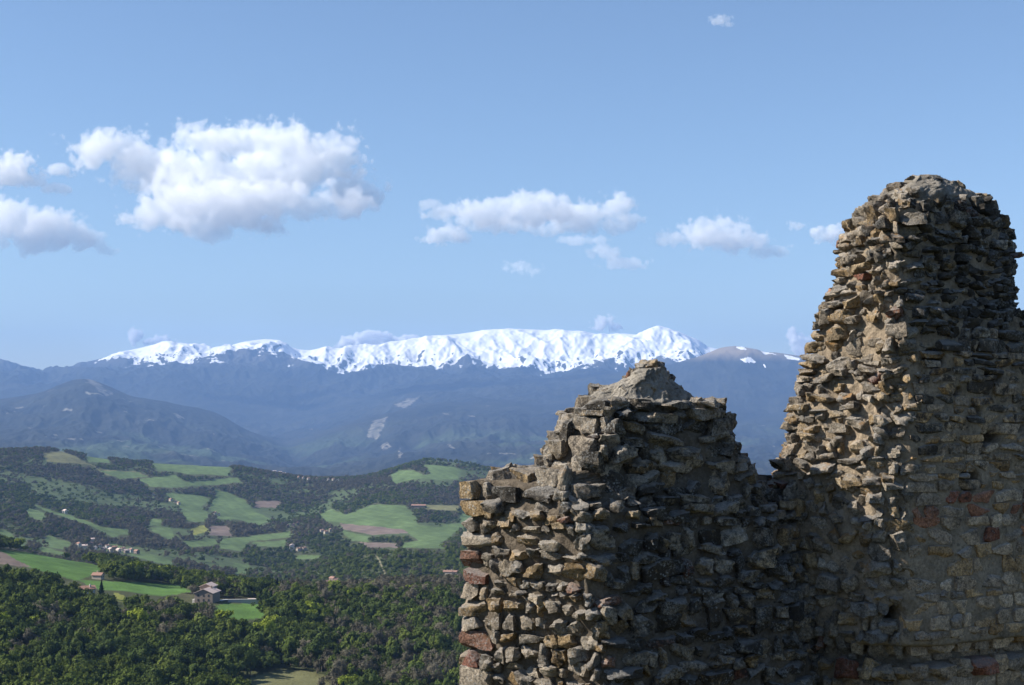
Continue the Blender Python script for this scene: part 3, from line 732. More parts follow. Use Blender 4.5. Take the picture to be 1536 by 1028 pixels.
def crown_mesh(name, kind, seed, n_cl=38, n_lf=44, size=.85):
    rg = np.random.default_rng(seed); V = []
    if kind == 'conifer':
        zz = rg.uniform(.12, 1, 900)**1.1; rad = (1-zz)*.30*(.75+.5*rg.random(900))*(.8+.2*np.sin(zz*40)); a = rg.uniform(0, 6.283, 900)
        Cn = np.stack([rad*np.cos(a), rad*np.sin(a), zz], 1)*10
        L = Cn; N = np.stack([np.cos(a), np.sin(a), np.full(900, .5)], 1)
    else:
        lobes = rg.normal(size=(6, 3))*np.array([1.9, 1.9, 1.2])+np.array([0, 0, 6.0])
        Cl = []
        while len(Cl) < n_cl:
            lb = lobes[rg.integers(6)]; d = rg.normal(size=3); d /= np.linalg.norm(d)
            if d[2] < -.55: continue
            Cl.append(lb+d*rg.uniform(1.2, 2.5)*np.array([1, 1, .85]))
        Cl = np.array(Cl); L = []; N = []
        for c in Cl:
            d = rg.normal(size=(n_lf, 3)); d /= np.linalg.norm(d, axis=1, keepdims=True)
            k = rg.uniform(.35, 1.0, (n_lf, 1))*rg.uniform(.7, 1.25)
            L.append(c+d*k*(1.25 if kind != 'bare' else 1.5)); N.append(d+(c-np.array([0, 0, 5.5]))*.25)
        L = np.concatenate(L); N = np.concatenate(N)
    N = N+rg.normal(size=N.shape)*.55; N /= np.linalg.norm(N, axis=1, keepdims=True)
    A = np.cross(N, rg.normal(size=N.shape)); A /= np.linalg.norm(A, axis=1, keepdims=True); B = np.cross(N, A)
    s = size*rg.uniform(.6, 1.3, (len(L), 1))
    if kind == 'bare':
        A = A*1.3; B = B*.38
    p = np.stack([L-A*s*.5-B*s*.35, L+A*s*.5-B*s*.3, L+A*s*.35+B*s*.45, L-A*s*.3+B*s*.5], 1)
    V = p.reshape(-1, 3); F = np.arange(len(V)).reshape(-1, 4)
    o = mesh_np(name, V, F, LM[kind], None, False); me = o.data; bpy.data.objects.remove(o); return me
def tube(pts, rads, n=6):
    pts = np.array(pts, float); V = []; F = []
    for i, (p, r) in enumerate(zip(pts, rads)):
        d = pts[min(i+1, len(pts)-1)]-pts[max(i-1, 0)]; d /= np.linalg.norm(d)
        a = np.cross(d, [.3, .9, .2]); a /= np.linalg.norm(a); b = np.cross(d, a)
        for k in range(n):
            w = 2*math.pi*k/n; V.append(p+(a*math.cos(w)+b*math.sin(w))*r)
    for i in range(len(pts)-1):
        for k in range(n): F.append((i*n+k, i*n+(k+1) % n, (i+1)*n+(k+1) % n, (i+1)*n+k))
    return V, F
def trunk_mesh(name, seed, conifer=False):
    rg = np.random.default_rng(seed); V, F = [], []
    def add(p, r):
        v, f = tube(p, r); k = len(V); V.extend(v); F.extend([tuple(a+k for a in q) for q in f])
    if conifer: add([(0, 0, -1), (0, 0, 3), (.05, 0, 9.6)], [.28, .2, .03])
    else:
        b = rg.normal(size=2)*.25
        add([(0, 0, -1), (b[0]*.3, b[1]*.3, 1.8), (b[0], b[1], 3.8), (b[0]*1.4, b[1]*1.6, 6.8)], [.3, .24, .18, .05])
        for k in range(6):
            a = rg.uniform(0, 6.28); z = rg.uniform(2.2, 4.4); L = rg.uniform(2.2, 3.6); up = rg.uniform(1.2, 3)
            add([(b[0]*z/4, b[1]*z/4, z), (math.cos(a)*L*.5, math.sin(a)*L*.5, z+up*.6), (math.cos(a)*L, math.sin(a)*L, z+up)], [.12, .08, .025])
    o = mesh_np(name, np.array(V), np.array(F), bark, None, True); me = o.data; bpy.data.objects.remove(o); return me
KINDS = {'fresh': [1, 2, 3, 4], 'dark': [11, 12, 13], 'bare': [21, 22, 23], 'bright': [31, 32], 'conifer': [41, 42]}
CROWN = {k: [crown_mesh('crown', k, s, size=.62 if k == 'conifer' else .68) for s in v] for k, v in KINDS.items()}
TRUNK = {k: [trunk_mesh('trunk', s, k == 'conifer') for s in v] for k, v in KINDS.items()}

# where trees may stand
HOUSE_CLEAR = []      # (x, y, radius), filled before planting
def kept_clear(px, py, r, x, y, tall):
    bad = np.zeros(px.shape, bool); px, py = ragged(px, py, x, y); top = py-tall*FPX/r; mid = py-tall*.5*FPX/r
    for c, P, a, b in FIELDS:                         # meadows stay open down to the crowns of the wood below them
        bad |= (r > a*.8) & (r < b) & (inside(px, py, P) | inside(px, top, P) | inside(px, mid, P))
    for hx, hy, hr in HOUSE_CLEAR:
        rr = math.hypot(hx, hy); hp, hq = to_px(hx, hy, float(height(hx, hy)[0]))
        bad |= np.hypot(x-hx, y-hy) < hr*.55
        bad |= (np.abs(px-hp) < hr*.55*FPX/rr) & (r < rr) & (r > rr-260) & (top < hq-1.2*FPX/rr)
    for hx, hy, hr in HOUSE_CLEAR: bad |= np.hypot(x-hx, y-hy) < hr
    return bad

# ------------------------------------------------------------------ houses
def flat_mat(name, c0, c1, sc=2.0):
    m, t, out = new_mat(name)
    bsdf(t, out, t.mix(t.noise(t.n('ShaderNodeTexCoord').outputs['Object'], sc, 5, .65), c0, c1), .9); return m
HM = {'stone': flat_mat('house stone', (.15, .12, .10), (.27, .22, .18)), 'plaster': flat_mat('pale plaster', (.46, .43, .38), (.56, .53, .48)),
      'cream': flat_mat('cream plaster', (.36, .31, .25), (.46, .40, .32)), 'tile': flat_mat('terracotta tiles', (.22, .125, .092), (.33, .20, .15), 4.0),
      'pale_tile': flat_mat('weathered tiles', (.44, .34, .29), (.58, .47, .42), 4.0), 'glass': flat_mat('window glass', (.03, .035, .04), (.06, .065, .07)),
      'concrete': flat_mat('grey concrete', (.26, .26, .26), (.38, .375, .365)), 'road': flat_mat('white gravel', (.52, .50, .46), (.66, .64, .60))}
def boxes(name, L, mat, parent):
    V, F = [], []
    for x0, y0, z0, x1, y1, z1 in L:
        k = len(V); V += [(x0, y0, z0), (x1, y0, z0), (x1, y1, z0), (x0, y1, z0), (x0, y0, z1), (x1, y0, z1), (x1, y1, z1), (x0, y1, z1)]
        F += [(k, k+3, k+2, k+1), (k+4, k+5, k+6, k+7), (k, k+1, k+5, k+4), (k+1, k+2, k+6, k+5), (k+2, k+3, k+7, k+6), (k+3, k, k+4, k+7)]
    return mesh_np(name, np.array(V, float), np.array(F), mat, parent, False)
def gable_parts(w, d, h, rise, wall, roof, parent, ov=.5, x0=0., y0=0., base=-3.):
    """gable end towards -y; ridge along y"""
    a, b = x0-w/2, x0+w/2; c, e = y0-d/2, y0+d/2
    V = [(a, c, base), (b, c, base), (b, c, h), (x0, c, h+rise), (a, c, h), (a, e, base), (b, e, base), (b, e, h), (x0, e, h+rise), (a, e, h)]
    me = mesh_np('wall', np.array(V), [np.array([(0, 1, 2, 4), (6, 5, 9, 7), (1, 6, 7, 2), (5, 0, 4, 9)]), np.array([(4, 2, 3), (7, 9, 8)])], wall, parent, False)
    sl = rise/(w/2); t_ = .28; c -= ov; e += ov; aa, bb = a-ov, b+ov; zl = h-sl*ov
    V = []
    for y in (c, e): V += [(aa, y, zl+.02), (x0, y, h+rise+.02), (bb, y, zl+.02), (bb, y, zl+t_), (x0, y, h+rise+t_), (aa, y, zl+t_)]
    F = [(0, 5, 4, 1), (1, 4, 3, 2), (6, 7, 10, 11), (7, 8, 9, 10), (5, 11, 10, 4), (4, 10, 9, 3), (0, 1, 7, 6), (1, 2, 8, 7), (0, 6, 11, 5), (2, 3, 9, 8)]
    ro = mesh_np('roof', np.array(V), np.array(F), roof, parent, False)
    return me, ro
def window(parent, x, y, z, w=.9, h=1.2, face='y'):
    if face == 'y': f = boxes('window', [(x-w/2, y-.06, z, x+w/2, y+.1, z+h)], HM['glass'], parent)
    else: f = boxes('window', [(x-.06, y-w/2, z, x+.06, y+w/2, z+h)], HM['glass'], parent)
    return f
def house(px, py, wall, roof, label, group=None, w=5.5, d=7.5, h=4.6, rise=1.6, rz=0., rmin=1650, clear=14, proto={}):
    p = ground(px, py, rmin); o = empty('house', p, rz); tag(o, label, 'house', group)
    key = (wall, roof, w, d, h)
    if key in proto:
        for ch in proto[key].children:
            c = ch.copy(); COL.objects.link(c); c.parent = o
    else:
        gable_parts(w, d, h, rise, HM[wall], HM[roof], o); proto[key] = o
        for x in (-w*.26, w*.26):
            for z in ((.9, 3.4) if h > 4.5 else (1.0,)): window(o, x, -d/2-.04, z)
        ch = boxes('chimney', [(w*.18, d*.1, h, w*.18+.8, d*.1+.8, h+rise+1.1)], HM[wall], o)
    HOUSE_CLEAR.append((p.x, p.y, clear)); return o

# the large farmhouse above the meadow
p = ground(308, 903, 780); 
fh = tag(empty('farmhouse', p, RAD(-8)), 'large dark stone farmhouse with terracotta roofs standing above the green meadow', 'house')
gable_parts(11.5, 13, 6.2, 2.3, HM['stone'], HM['pale_tile'], fh, .7, 1.2, 0)
boxes('chimney', [(2.6, 2, 7.2, 3.4, 2.9, 9.6)], HM['stone'], fh)
for x in (-2.2, 1.2, 4.4):
    for z in (1.2, 4.0): window(fh, x, -6.55, z, 1.0, 1.4)
boxes('door', [(0.4, -6.6, -2.0, 1.9, -6.4, .4)], HM['stone'], fh)
an = empty('annex', (0, 0, 0)); an.parent = fh
gable_parts(8, 9, 8.6, 1.7, HM['stone'], HM['pale_tile'], an, .5, -1.5, 9.5)
boxes('lean_to', [(-6.4, -5.5, -3, -4.62, 2.5, 2.0)], HM['plaster'], fh)
HOUSE_CLEAR.append((p.x+1, p.y+2, 24))
# terrace wall and shed east of it
p1 = ground(347, 904, 780)
tw = tag(empty('terrace_wall', p1, RAD(6)), 'long low grey retaining wall running along the top of the green meadow', 'retaining wall')
boxes('wall', [(-2, -.5, -3, 17.5, .4, 1.6)], HM['concrete'], tw); boxes('coping', [(-2.1, -.65, 1.6, 17.6, .55, 1.85)], HM['plaster'], tw)
p2 = ground(382, 904, 780)
sh = tag(empty('shed', p2, RAD(5)), 'long low brown shed with a pale roof at the end of the grey wall', 'shed')
boxes('wall', [(-4, -2, -3, 4.5, 2.5, 1.9)], HM['stone'], sh); boxes('roof', [(-4.5, -2.5, 1.9, 5, 3, 2.2)], HM['pale_tile'], sh)
HOUSE_CLEAR += [(p1.x+5, p1.y-4, 13), (p1.x-6, p1.y-2, 8), (p2.x, p2.y, 8)]
house(147, 872, 'cream', 'tile', 'small cream house with an orange roof between the field and the wood', None, 5, 6.5, 2.8, 1.3, RAD(80), 950, 8)
house(131, 892, 'plaster', 'tile', 'white house with an orange roof half hidden among trees on the near hill', None, 6, 8, 3.6, 1.5, RAD(-60), 850, 9)
vill = [(118, 820), (127, 823), (136, 819), (142, 826), (150, 822), (155, 827), (161, 823), (166, 828), (172, 825), (178, 829), (184, 827), (190, 830), (197, 829), (138, 813), (205, 831)]
for i, (x, y) in enumerate(vill):
    house(x, y, ['plaster', 'cream', 'stone'][i % 3], ['tile', 'pale_tile'][i % 2], 'small tile roofed house in the village behind the near green fields', 'village houses behind the near fields', rz=RAD(random.uniform(-80, 80)), clear=11)
for i, (x, y) in enumerate([(376, 705), (386, 706), (394, 708), (403, 708), (412, 708), (420, 709), (426, 711)]):
    house(x, y, 'plaster', 'pale_tile', 'long pale building in the hamlet along the skyline ridge', 'pale buildings on the skyline ridge', 9, 22, 5, 1.8, RAD(90+random.uniform(-15, 15)), 2500, 16)
for i, (x, y) in enumerate([(448, 718), (455, 719), (463, 720), (467, 717), (474, 720), (492, 721), (500, 721), (507, 722)]):
    house(x, y, ['cream', 'plaster'][i % 2], 'tile', 'small house in the lower row of houses on the skyline ridge', 'small houses on the skyline ridge', rz=RAD(random.uniform(-60, 60)), rmin=2500, clear=12)
house(628, 762, 'stone', 'tile', 'long orange roofed barn beside the big green field on the right', None, 11, 30, 5, 2.2, RAD(88), 2300, 20)
house(438, 826, 'plaster', 'pale_tile', 'tall white house standing alone in the valley', None, 8, 9, 9, 2, RAD(10), 1700, 12)
for x, y in [(448, 827), (456, 826)]:
    house(x, y, 'cream', 'tile', 'low cream house beside the tall white valley house', 'low houses beside the tall white house', rz=RAD(random.uniform(-60, 60)), rmin=1700, clear=10)
for x, y in [(499, 873), (505, 876), (493, 878), (524, 880)]:
    house(x, y, 'stone', 'tile', 'dark stone house beside the white gravel track under the wooded hill', 'stone houses by the gravel track', rz=RAD(random.uniform(-60, 60)), rmin=1650, clear=9)
for x, y in [(672, 864), (679, 863)]:
    house(x, y, 'cream', 'tile', 'pale shed in the valley close to the edge of the ruined wall', 'pale sheds beside the ruin', 6, 11, 3.5, 1.4, RAD(80), 1750, 10)
for x, y in [(483, 799), (489, 801), (496, 798)]:
    house(x, y, 'cream', 'tile', 'small cream house on the knoll left of the brown ploughed strip', 'houses on the knoll', rz=RAD(random.uniform(-60, 60)), rmin=1800, clear=10)
for x, y in [(432, 792), (440, 790), (447, 788)]:
    house(x, y, 'stone', 'tile', 'reddish house in the wooded slope in the middle of the valley', 'reddish houses on the wooded slope', rz=RAD(random.uniform(-60, 60)), rmin=1800, clear=10)
for x, y in [(256, 752), (263, 755), (268, 757), (322, 772), (328, 774), (230, 744)]:
    house(x, y, 'cream', 'tile', 'small farmhouse among trees between the terraced green fields', 'farmhouses between the terraced fields', rz=RAD(random.uniform(-60, 60)), rmin=1900, clear=9)
house(98, 770, 'plaster', 'pale_tile', 'white house beside the green strip on the far left slope', None, 8, 12, 5, 2, RAD(40), 2000, 10)
# white tracks
def track(name, pts, wd, rmin):
    P = [ground(x, y, rmin) for x, y in pts]; V = []; F = []
    Q = []
    for a, b in zip(P[:-1], P[1:]):
        for k in range(8): Q.append(a.lerp(b, k/8))
    Q.append(P[-1])
    for i, p in enumerate(Q):
        d = (Q[min(i+1, len(Q)-1)]-Q[max(i-1, 0)]); d.z = 0; d.normalize(); n = Vector((-d.y, d.x, 0))*wd*.5
        for s in (-1, 1):
            q = p+n*s; V.append((q.x, q.y, float(height(q.x, q.y)[0])+.25)); 
        if i: F.append((2*i-2, 2*i-1, 2*i+1, 2*i))
        HOUSE_CLEAR.append((p.x, p.y, wd*.5+3))
    return tag(mesh_np(name, np.array(V), np.array(F), HM['road'], None, True), kind='structure')
track('gravel_road', [(483, 876), (492, 878), (500, 882), (508, 885)], 5, 1650)
track('gravel_path', [(565, 835), (571, 846), (578, 862)], 2.2, 1650).data.materials[0] = flat_mat('worn grass', (.14, .13, .07), (.20, .18, .11))
track('farm_road', [(326, 902), (345, 900), (385, 901)], 5, 850)

# ------------------------------------------------------------------ planting the near hillside
def scatter(r0, r1, px0, px1, spacing, seed):
    rg = np.random.default_rng(seed); a0 = math.atan((px0-768)/FPX); a1 = math.atan((px1-768)/FPX)
    n = int(.5*(r1*r1-r0*r0)*(a1-a0)/spacing**2)
    r = np.sqrt(rg.uniform(r0*r0, r1*r1, n)); a = rg.uniform(a0, a1, n)
    x = r*np.sin(a); y = r*np.cos(a); z = height(x, y); px, py = to_px(x, y, z)
    return x, y, z, px, py, r, rg
x, y, z, px, py, r, rg = scatter(560, 1420, -140, 1350, 5.6, 5)
sz = (.5+.75*rg.random(len(x))**1.3)*np.where((py < 905) & (px > 400), .9, 1.0)
ok = ~kept_clear(px, py, r, x, y, 9.8*sz)
gl = (np.hypot((px-150)/60, (py-965)/10) < 1) & (rg.random(len(px)) < .75)       # thin scrubby glade
ok &= ~gl
x, y, z, px, py, r, sz = [a[ok] for a in (x, y, z, px, py, r, sz)]
nk = fbm2(x, y, 70, 3); nb = fbm2(x+800, y, 110, 3)+.25*rg.normal(size=len(x))
kind = np.where(nb > .5, 'bare', np.where(nk+.25*rg.normal(size=len(x)) > .12, 'dark', 'fresh'))
kind = np.where((px > 470) & (rg.random(len(x)) < .55), np.where(rg.random(len(x)) < .55, 'dark', 'bare'), kind)
kind = np.where((py < 905) & (px > 400) & (rg.random(len(x)) < .6), 'bare', kind)
kind = np.where(rg.random(len(x)) < .02, 'bright', kind); kind = np.where((rg.random(len(x)) < .02) & (px > 380), 'conifer', kind)
# the trees that show largest are things of their own
vis = (px > -25) & (px < 705) & (py < 1046) & (r < 1000)
vis_i = np.nonzero(vis)[0]; order = vis_i[np.argsort(r[vis_i]/sz[vis_i])][:285]
LAB = {'fresh': 'fresh green leafy tree', 'dark': 'dark green leafy tree', 'bare': 'greyish brown thinly leaved tree', 'bright': 'bright yellow green tree', 'conifer': 'dark pointed conifer'}
CAT = 'tree'
def zone(a, b):
    if a < 230: return 'in the wood at the left end of the near hillside'
    if a < 480: return 'on the near hillside below the farmhouse'
    return 'on the near hillside beside the ruined wall'
def plant(kind, X_, Y_, Z_, s, rz, label, group, v=None):
    v = random.randrange(len(CROWN[kind])) if v is None else v
    o = empty('conifer_tree' if kind == 'conifer' else 'broadleaf_tree', (X_, Y_, Z_), rz); tag(o, label, CAT, group)
    for nm, me in (('trunk', TRUNK[kind][v]), ('crown', CROWN[kind][v])):
        c = bpy.data.objects.new(nm, me); COL.objects.link(c); c.parent = o
    o.scale = (s*random.uniform(.75, 1.15), s*random.uniform(.75, 1.15), s*random.uniform(.85, 1.25)); return o, c
SRC = {}
for i in order:
    k = str(kind[i]); v = random.randrange(len(CROWN[k]))
    lb = LAB[k]+' '+zone(px[i], py[i])
    o, cr = plant(k, x[i], y[i], z[i], sz[i], random.uniform(0, 6.28), lb, lb.replace(' tree', ' trees').replace('conifer', 'conifers'), v)
    SRC.setdefault((k, v), cr)
for ppx, ppy, k, s, lb in ((342, 945, 'bright', 1.25, 'large bright yellow green tree just below the meadow of the farmhouse'),
                           (124, 1012, 'conifer', 1.35, 'tall dark conifer at the lower edge of the scrubby glade'),
                           (424, 899, 'conifer', 1.0, 'small dark conifer rising above the wood right of the meadow'),
                           (152, 896, 'conifer', .9, 'small dark conifer beside the white house among trees'),
                           (305, 900, 'dark', .8, 'dark round tree rising behind the large farmhouse')):
    p = ground(ppx, ppy, 560); 
    if 'behind' in lb: p = Vector((p.x, p.y+26, float(height(p.x, p.y+26)[0])))
    o, cr = plant(k, p.x, p.y, p.z, s, 1.0, lb, None, 0); SRC.setdefault((k, 0), cr)
for k in CROWN:
    for v in range(len(CROWN[k])): SRC.setdefault((k, v), None)
rest = np.ones(len(x), bool); rest[order] = False

def forest(name, label, x, y, z, s, kind, seed):
    rg = np.random.default_rng(seed); srcs = [(k, o) for k, o in SRC.items() if o]
    byk = {}
    for n, (k, o) in enumerate(srcs): byk.setdefault(k[0], []).append(n)
    ix = np.array([rg.choice(byk.get(str(k), byk['fresh'])) for k in kind], np.int32)
    me = bpy.data.meshes.new(name); me.vertices.add(len(x)); me.vertices.foreach_set('co', np.stack([x, y, z], 1).astype(np.float32).ravel())
    for nm, ty, d in (('pick', 'INT', ix), ('size', 'FLOAT', s.astype(np.float32)), ('tall', 'FLOAT', (s*rg.uniform(.85, 1.2, len(x))).astype(np.float32)), ('turn', 'FLOAT', rg.uniform(0, 6.28, len(x)).astype(np.float32))):
        a = me.attributes.new(nm, ty, 'POINT'); a.data.foreach_set('value', d)
    o = link(name, me); tag(o, label, 'woodland', kind='stuff')
    ng = bpy.data.node_groups.new(name, 'GeometryNodeTree')
    ng.interface.new_socket('Geometry', in_out='INPUT', socket_type='NodeSocketGeometry'); ng.interface.new_socket('Geometry', in_out='OUTPUT', socket_type='NodeSocketGeometry')
    t = NT(ng); gi = t.n('NodeGroupInput'); go = t.n('NodeGroupOutput')
    jn = t.n('GeometryNodeJoinGeometry')
    for k, so in reversed(srcs):
        oi = t.n('GeometryNodeObjectInfo', transform_space='ORIGINAL', i={'Object': so, 'As Instance': True}); ng.links.new(oi.outputs['Geometry'], jn.inputs[0])
    def na_(nm, ty): return t.n('GeometryNodeInputNamedAttribute', data_type=ty, i={'Name': nm}).outputs[0]
    rot = t.n('ShaderNodeCombineXYZ', i={2: na_('turn', 'FLOAT')}).outputs[0]
    m2p = t.n('GeometryNodeMeshToPoints', i={0: gi.outputs[0]})
    ip = t.n('GeometryNodeInstanceOnPoints', i={'Points': m2p.outputs[0], 'Instance': jn.outputs[0], 'Pick Instance': True, 'Instance Index': na_('pick', 'INT'), 'Rotation': rot, 'Scale': t.n('ShaderNodeCombineXYZ', i={0: na_('size', 'FLOAT'), 1: na_('size', 'FLOAT'), 2: na_('tall', 'FLOAT')}).outputs[0]})
    ng.links.new(ip.outputs[0], go.inputs[0])
    md = o.modifiers.new('planting', 'NODES'); md.node_group = ng
    return o
forest('forest', 'dense spring woodland covering the near hillside', x[rest], y[rest], z[rest], sz[rest], kind[rest], 21)
# farther slopes
x, y, z, px, py, r, rg = scatter(1420, 4300, -140, 1400, 8.5, 6)
sw = rg.uniform(.42, 1.05, len(x))
ok = ~kept_clear(px, py, r, x, y, 9.5*sw)
dn = fbm2(x, y, 330, 4)
ok &= (dn < .07) | (rg.random(len(x)) < np.clip(.8-4.5*(dn-.07), .12, 1))
ok &= (px < 760) | (rg.random(len(x)) < .55)
x, y, z, px, py, r, sw = [a[ok] for a in (x, y, z, px, py, r, sw)]
nb = fbm2(x+800, y, 420, 4)+.22*rg.normal(size=len(x))
kind = np.where(nb > -.02, 'bare', np.where(fbm2(x, y, 260, 3)+.2*rg.normal(size=len(x)) > .14, 'dark', 'fresh'))
forest('woodland', 'distant mixed woods and hedges covering the valley slopes', x, y, z-1.0, sw, kind, 22)
# hedges and single trees scattered through the fields

# ------------------------------------------------------------------ haze over the land
HZ = 30000.0
zt = 1560.0; zb = zmin-1.0
Vh = [(-HZ, -HZ, zb), (HZ, -HZ, zb), (HZ, HZ, zb), (-HZ, HZ, zb), (-HZ, -HZ, zt), (HZ, -HZ, zt), (HZ, HZ, zt), (-HZ, HZ, zt)]
hm, t, out = new_mat('haze')
pv = t.n('ShaderNodeVolumePrincipled', i={'Color': (.27, .455, .82, 1), 'Density': 4.3e-5, 'Anisotropy': 0.0})
t.t.links.new(pv.outputs[0], out.inputs['Volume'])
hz = mesh_np('haze', np.array(Vh), np.array([(0, 3, 2, 1), (4, 5, 6, 7), (0, 1, 5, 4), (1, 2, 6, 5), (2, 3, 7, 6), (3, 0, 4, 7)]), hm, None, False)
tag(hz, 'thin blue haze filling the valley', 'haze', kind='stuff')

# ------------------------------------------------------------------ clouds: real bodies of mist beyond the haze
cm, t, out = new_mat('cloud')
at = t.n('ShaderNodeAttribute', attribute_name='density')
vs = t.n('ShaderNodeVolumeScatter', i={'Color': (1, 1, 1, 1), 'Density': at.outputs['Fac'], 'Anisotropy': -.1})
t.t.links.new(vs.outputs[0], out.inputs['Volume'])
def cloud(label, blobs, dist, dens=.005, vox=1.15, freq=1/46., amp=2.3, edge=.2, seed=0., depth=.45, lift=0.):
    k = dist/FPX                                   # metres for one reference pixel at that distance
    xs = [b[0] for b in blobs]; cx = (min(xs)+max(xs))/2; cy = sum(b[1] for b in blobs)/len(blobs)
    C0 = pt(cx, cy, dist)
    vd = bpy.data.volumes.new('cloud'); o = link('cloud', vd); o.location = C0
    vd.materials.append(cm)
    tag(o, label, 'cloud', kind='thing')
    ng = bpy.data.node_groups.new('cloud', 'GeometryNodeTree')
    ng.interface.new_socket('Geometry', in_out='INPUT', socket_type='NodeSocketGeometry'); ng.interface.new_socket('Geometry', in_out='OUTPUT', socket_type='NodeSocketGeometry')
    t = NT(ng); go = t.n('NodeGroupOutput'); pos = t.n('GeometryNodeInputPosition').outputs[0]
    best = None; rg = random.Random(int(seed*10)+len(blobs)); lo = [1e9]*3; hi = [-1e9]*3
    for bx, by, rx, ry in blobs:
        c = pt(bx, by, dist)-C0; c.y += rg.uniform(-.3, .3)*rx*k - (lift*k if by > cy+25 else 0)
        R_ = (rx*k*1.2, max(ry, min(rx, ry*1.8))*k*depth*1.2, ry*k*1.2)
        for a in range(3): lo[a] = min(lo[a], c[a]-R_[a]*1.4); hi[a] = max(hi[a], c[a]+R_[a]*1.4)
        d = t.n('ShaderNodeVectorMath', operation='SUBTRACT', i={0: pos, 1: tuple(c)}).outputs[0]
        d = t.n('ShaderNodeVectorMath', operation='MULTIPLY', i={0: d, 1: tuple(1/q for q in R_)}).outputs[0]
        ln = t.n('ShaderNodeVectorMath', operation='LENGTH', i={0: d}).outputs['Value']
        s_ = t.math('SUBTRACT', 1.0, ln)
        best = s_ if best is None else t.math('SMOOTH_MAX', best, s_, .12)
    pv_ = t.n('ShaderNodeVectorMath', operation='ADD', i={0: pos, 1: (seed*977, seed*331, seed*551)}).outputs[0]
    n1 = t.noise(pv_, freq/k, 9, .62, .35)
    n2 = t.noise(pv_, 4.5*freq/k, 5, .62, .2)
    wob = t.n('ShaderNodeVectorMath', operation='ADD', i={0: pv_, 1: t.n('ShaderNodeVectorMath', operation='SCALE', i={0: t.n('ShaderNodeTexNoise', i={'Vector': pv_, 'Scale': 2.0*freq/k, 'Detail': 3.0}).outputs[1], 'Scale': .35*k/freq}).outputs[0]}).outputs[0]
    vo = t.n('ShaderNodeTexVoronoi', i={'Vector': wob, 'Scale': 2.1*freq/k}).outputs['Distance']
    sh = t.math('ADD', best, t.math('MULTIPLY', t.math('SUBTRACT', n1, .53), amp))
    sh = t.math('ADD', sh, t.math('MULTIPLY', t.math('SUBTRACT', n2, .5), amp*.38))
    sh = t.math('ADD', sh, t.math('MULTIPLY', t.math('SUBTRACT', .42, vo), amp*.26))
    den = t.n('ShaderNodeMapRange', interpolation_type='SMOOTHSTEP', i={0: sh, 1: 0.0, 2: edge, 3: 0.0, 4: dens}).outputs[0]
    res = [max(8, int((hi[a]-lo[a])/(vox*k))) for a in range(3)]; res[1] = max(8, int(res[1]*.7))
    vc = t.n('GeometryNodeVolumeCube', i={'Density': den, 'Min': tuple(lo), 'Max': tuple(hi), 'Resolution X': res[0], 'Resolution Y': res[1], 'Resolution Z': res[2]})
    sm_ = t.n('GeometryNodeSetMaterial', i={'Geometry': vc.outputs[0], 'Material': cm})
    ng.links.new(sm_.outputs[0], go.inputs[0])
    md = o.modifiers.new('body', 'NODES'); md.node_group = ng
    return o
cloud('largest white cumulus cloud with a grey shaded middle, left of centre', [(165, 222, 62, 28), (140, 232, 38, 22), (225, 245, 70, 34), (300, 215, 40, 30), (350, 208, 62, 24), (430, 225, 70, 36), (490, 248, 52, 45), (530, 290, 42, 32), (300, 270, 80, 45), (385, 275, 90, 48), (350, 320, 95, 38), (440, 310, 100, 26), (330, 350, 70, 20), (275, 335, 60, 28), (540, 318, 34, 18)], 19000, seed=1., lift=85.)
cloud('small wisp of cloud below the left end of the largest cloud', [(196, 328, 24, 9), (212, 338, 16, 7)], 19000, dens=.006, vox=1.4, freq=1/18., seed=2.)
cloud('ragged white cloud cut by the left edge, upper of the two', [(12, 252, 40, 22), (40, 268, 32, 13), (88, 255, 22, 10), (85, 282, 22, 9), (20, 270, 35, 12)], 19500, dens=.008, vox=1.6, freq=1/26., seed=3.)
cloud('white cloud with a grey foot cut by the left edge, lower of the two', [(15, 335, 55, 32), (75, 335, 46, 26), (112, 355, 42, 20), (50, 360, 70, 18), (165, 378, 20, 8), (140, 365, 20, 12)], 19000, seed=4.)
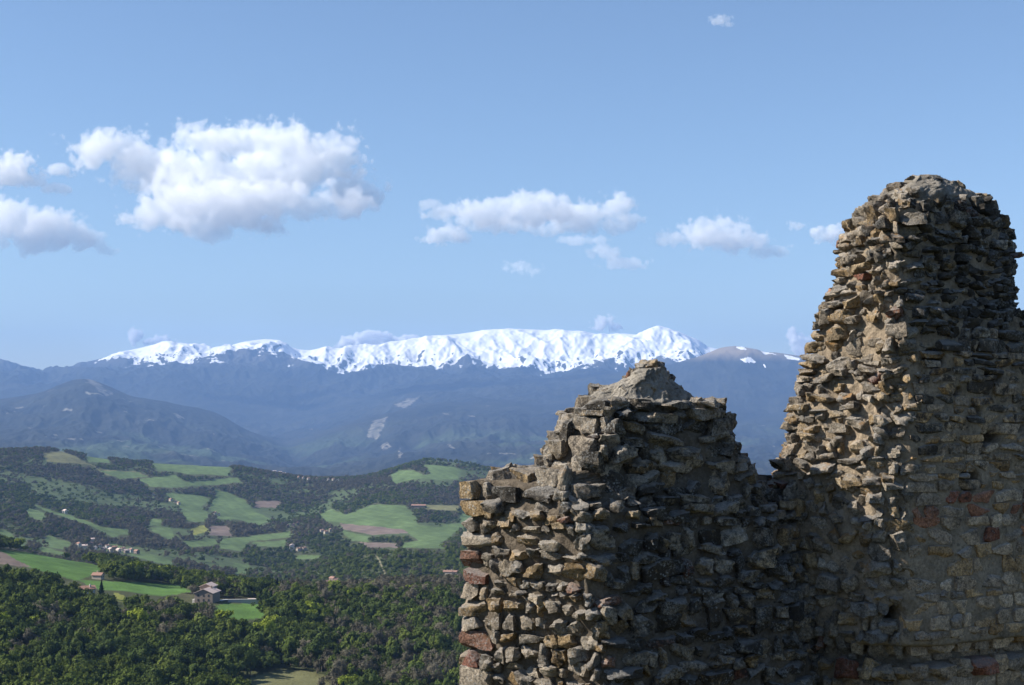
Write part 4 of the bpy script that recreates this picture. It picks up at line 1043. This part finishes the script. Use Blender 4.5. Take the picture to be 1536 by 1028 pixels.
cloud('long flat white cloud in the middle of the sky', [(725, 322, 60, 20), (650, 305, 17, 9), (675, 316, 34, 13), (800, 318, 62, 24), (865, 322, 60, 24), (925, 310, 34, 23), (890, 338, 60, 14), (945, 328, 22, 10), (780, 338, 90, 12)], 20000, seed=5.)
cloud('small oval cloud under the left end of the long flat cloud', [(665, 352, 32, 13), (690, 357, 22, 7), (640, 358, 18, 6)], 20000, dens=.007, vox=1.5, freq=1/22., seed=6.)
cloud('torn streak of cloud trailing below the long flat cloud', [(870, 362, 40, 8), (905, 378, 26, 11), (935, 395, 32, 11)], 23000, dens=.004, vox=1.5, freq=1/22., seed=7.)
cloud('faint cloud streak above the snowy ridge', [(775, 400, 30, 8), (800, 408, 18, 7)], 24000, dens=.003, vox=1.5, freq=1/20., seed=8.)
cloud('rounded white cloud between the long cloud and the tower', [(1070, 350, 58, 24), (1028, 360, 44, 12), (1110, 362, 48, 17), (1148, 378, 32, 11)], 20000, vox=1.8, freq=1/30., seed=9.)
cloud('small cloud half hidden by the left edge of the tower', [(1245, 353, 26, 16), (1225, 350, 12, 8)], 20000, dens=.009, vox=1.5, freq=1/22., seed=10.)
cloud('tiny puff of cloud left of the tower', [(1195, 338, 14, 8)], 20000, dens=.005, vox=1.2, freq=1/16., seed=11.)
cloud('low white cloud lying behind the middle of the snowy ridge', [(560, 512, 46, 12), (530, 516, 30, 10), (600, 514, 34, 10)], 31500, dens=.03, vox=1.6, freq=1/24., seed=12.)
cloud('small plume of cloud behind the left end of the snow', [(205, 506, 12, 13), (232, 512, 30, 8)], 31500, dens=.015, vox=1.4, freq=1/18., seed=13.)
cloud('small puff of cloud above the highest snowy summit', [(908, 486, 18, 12), (920, 490, 14, 8)], 31500, dens=.012, vox=1.4, freq=1/18., seed=14.)
cloud('upright puff of cloud between the brown mountain and the tower', [(1190, 505, 9, 14), (1202, 520, 20, 16)], 31500, dens=.015, vox=1.4, freq=1/18., seed=15.)
cloud('tiny lone wisp high in the blue sky', [(1080, 31, 16, 7), (1090, 36, 10, 4)], 16000, dens=.006, vox=1.2, freq=1/14., seed=16.)
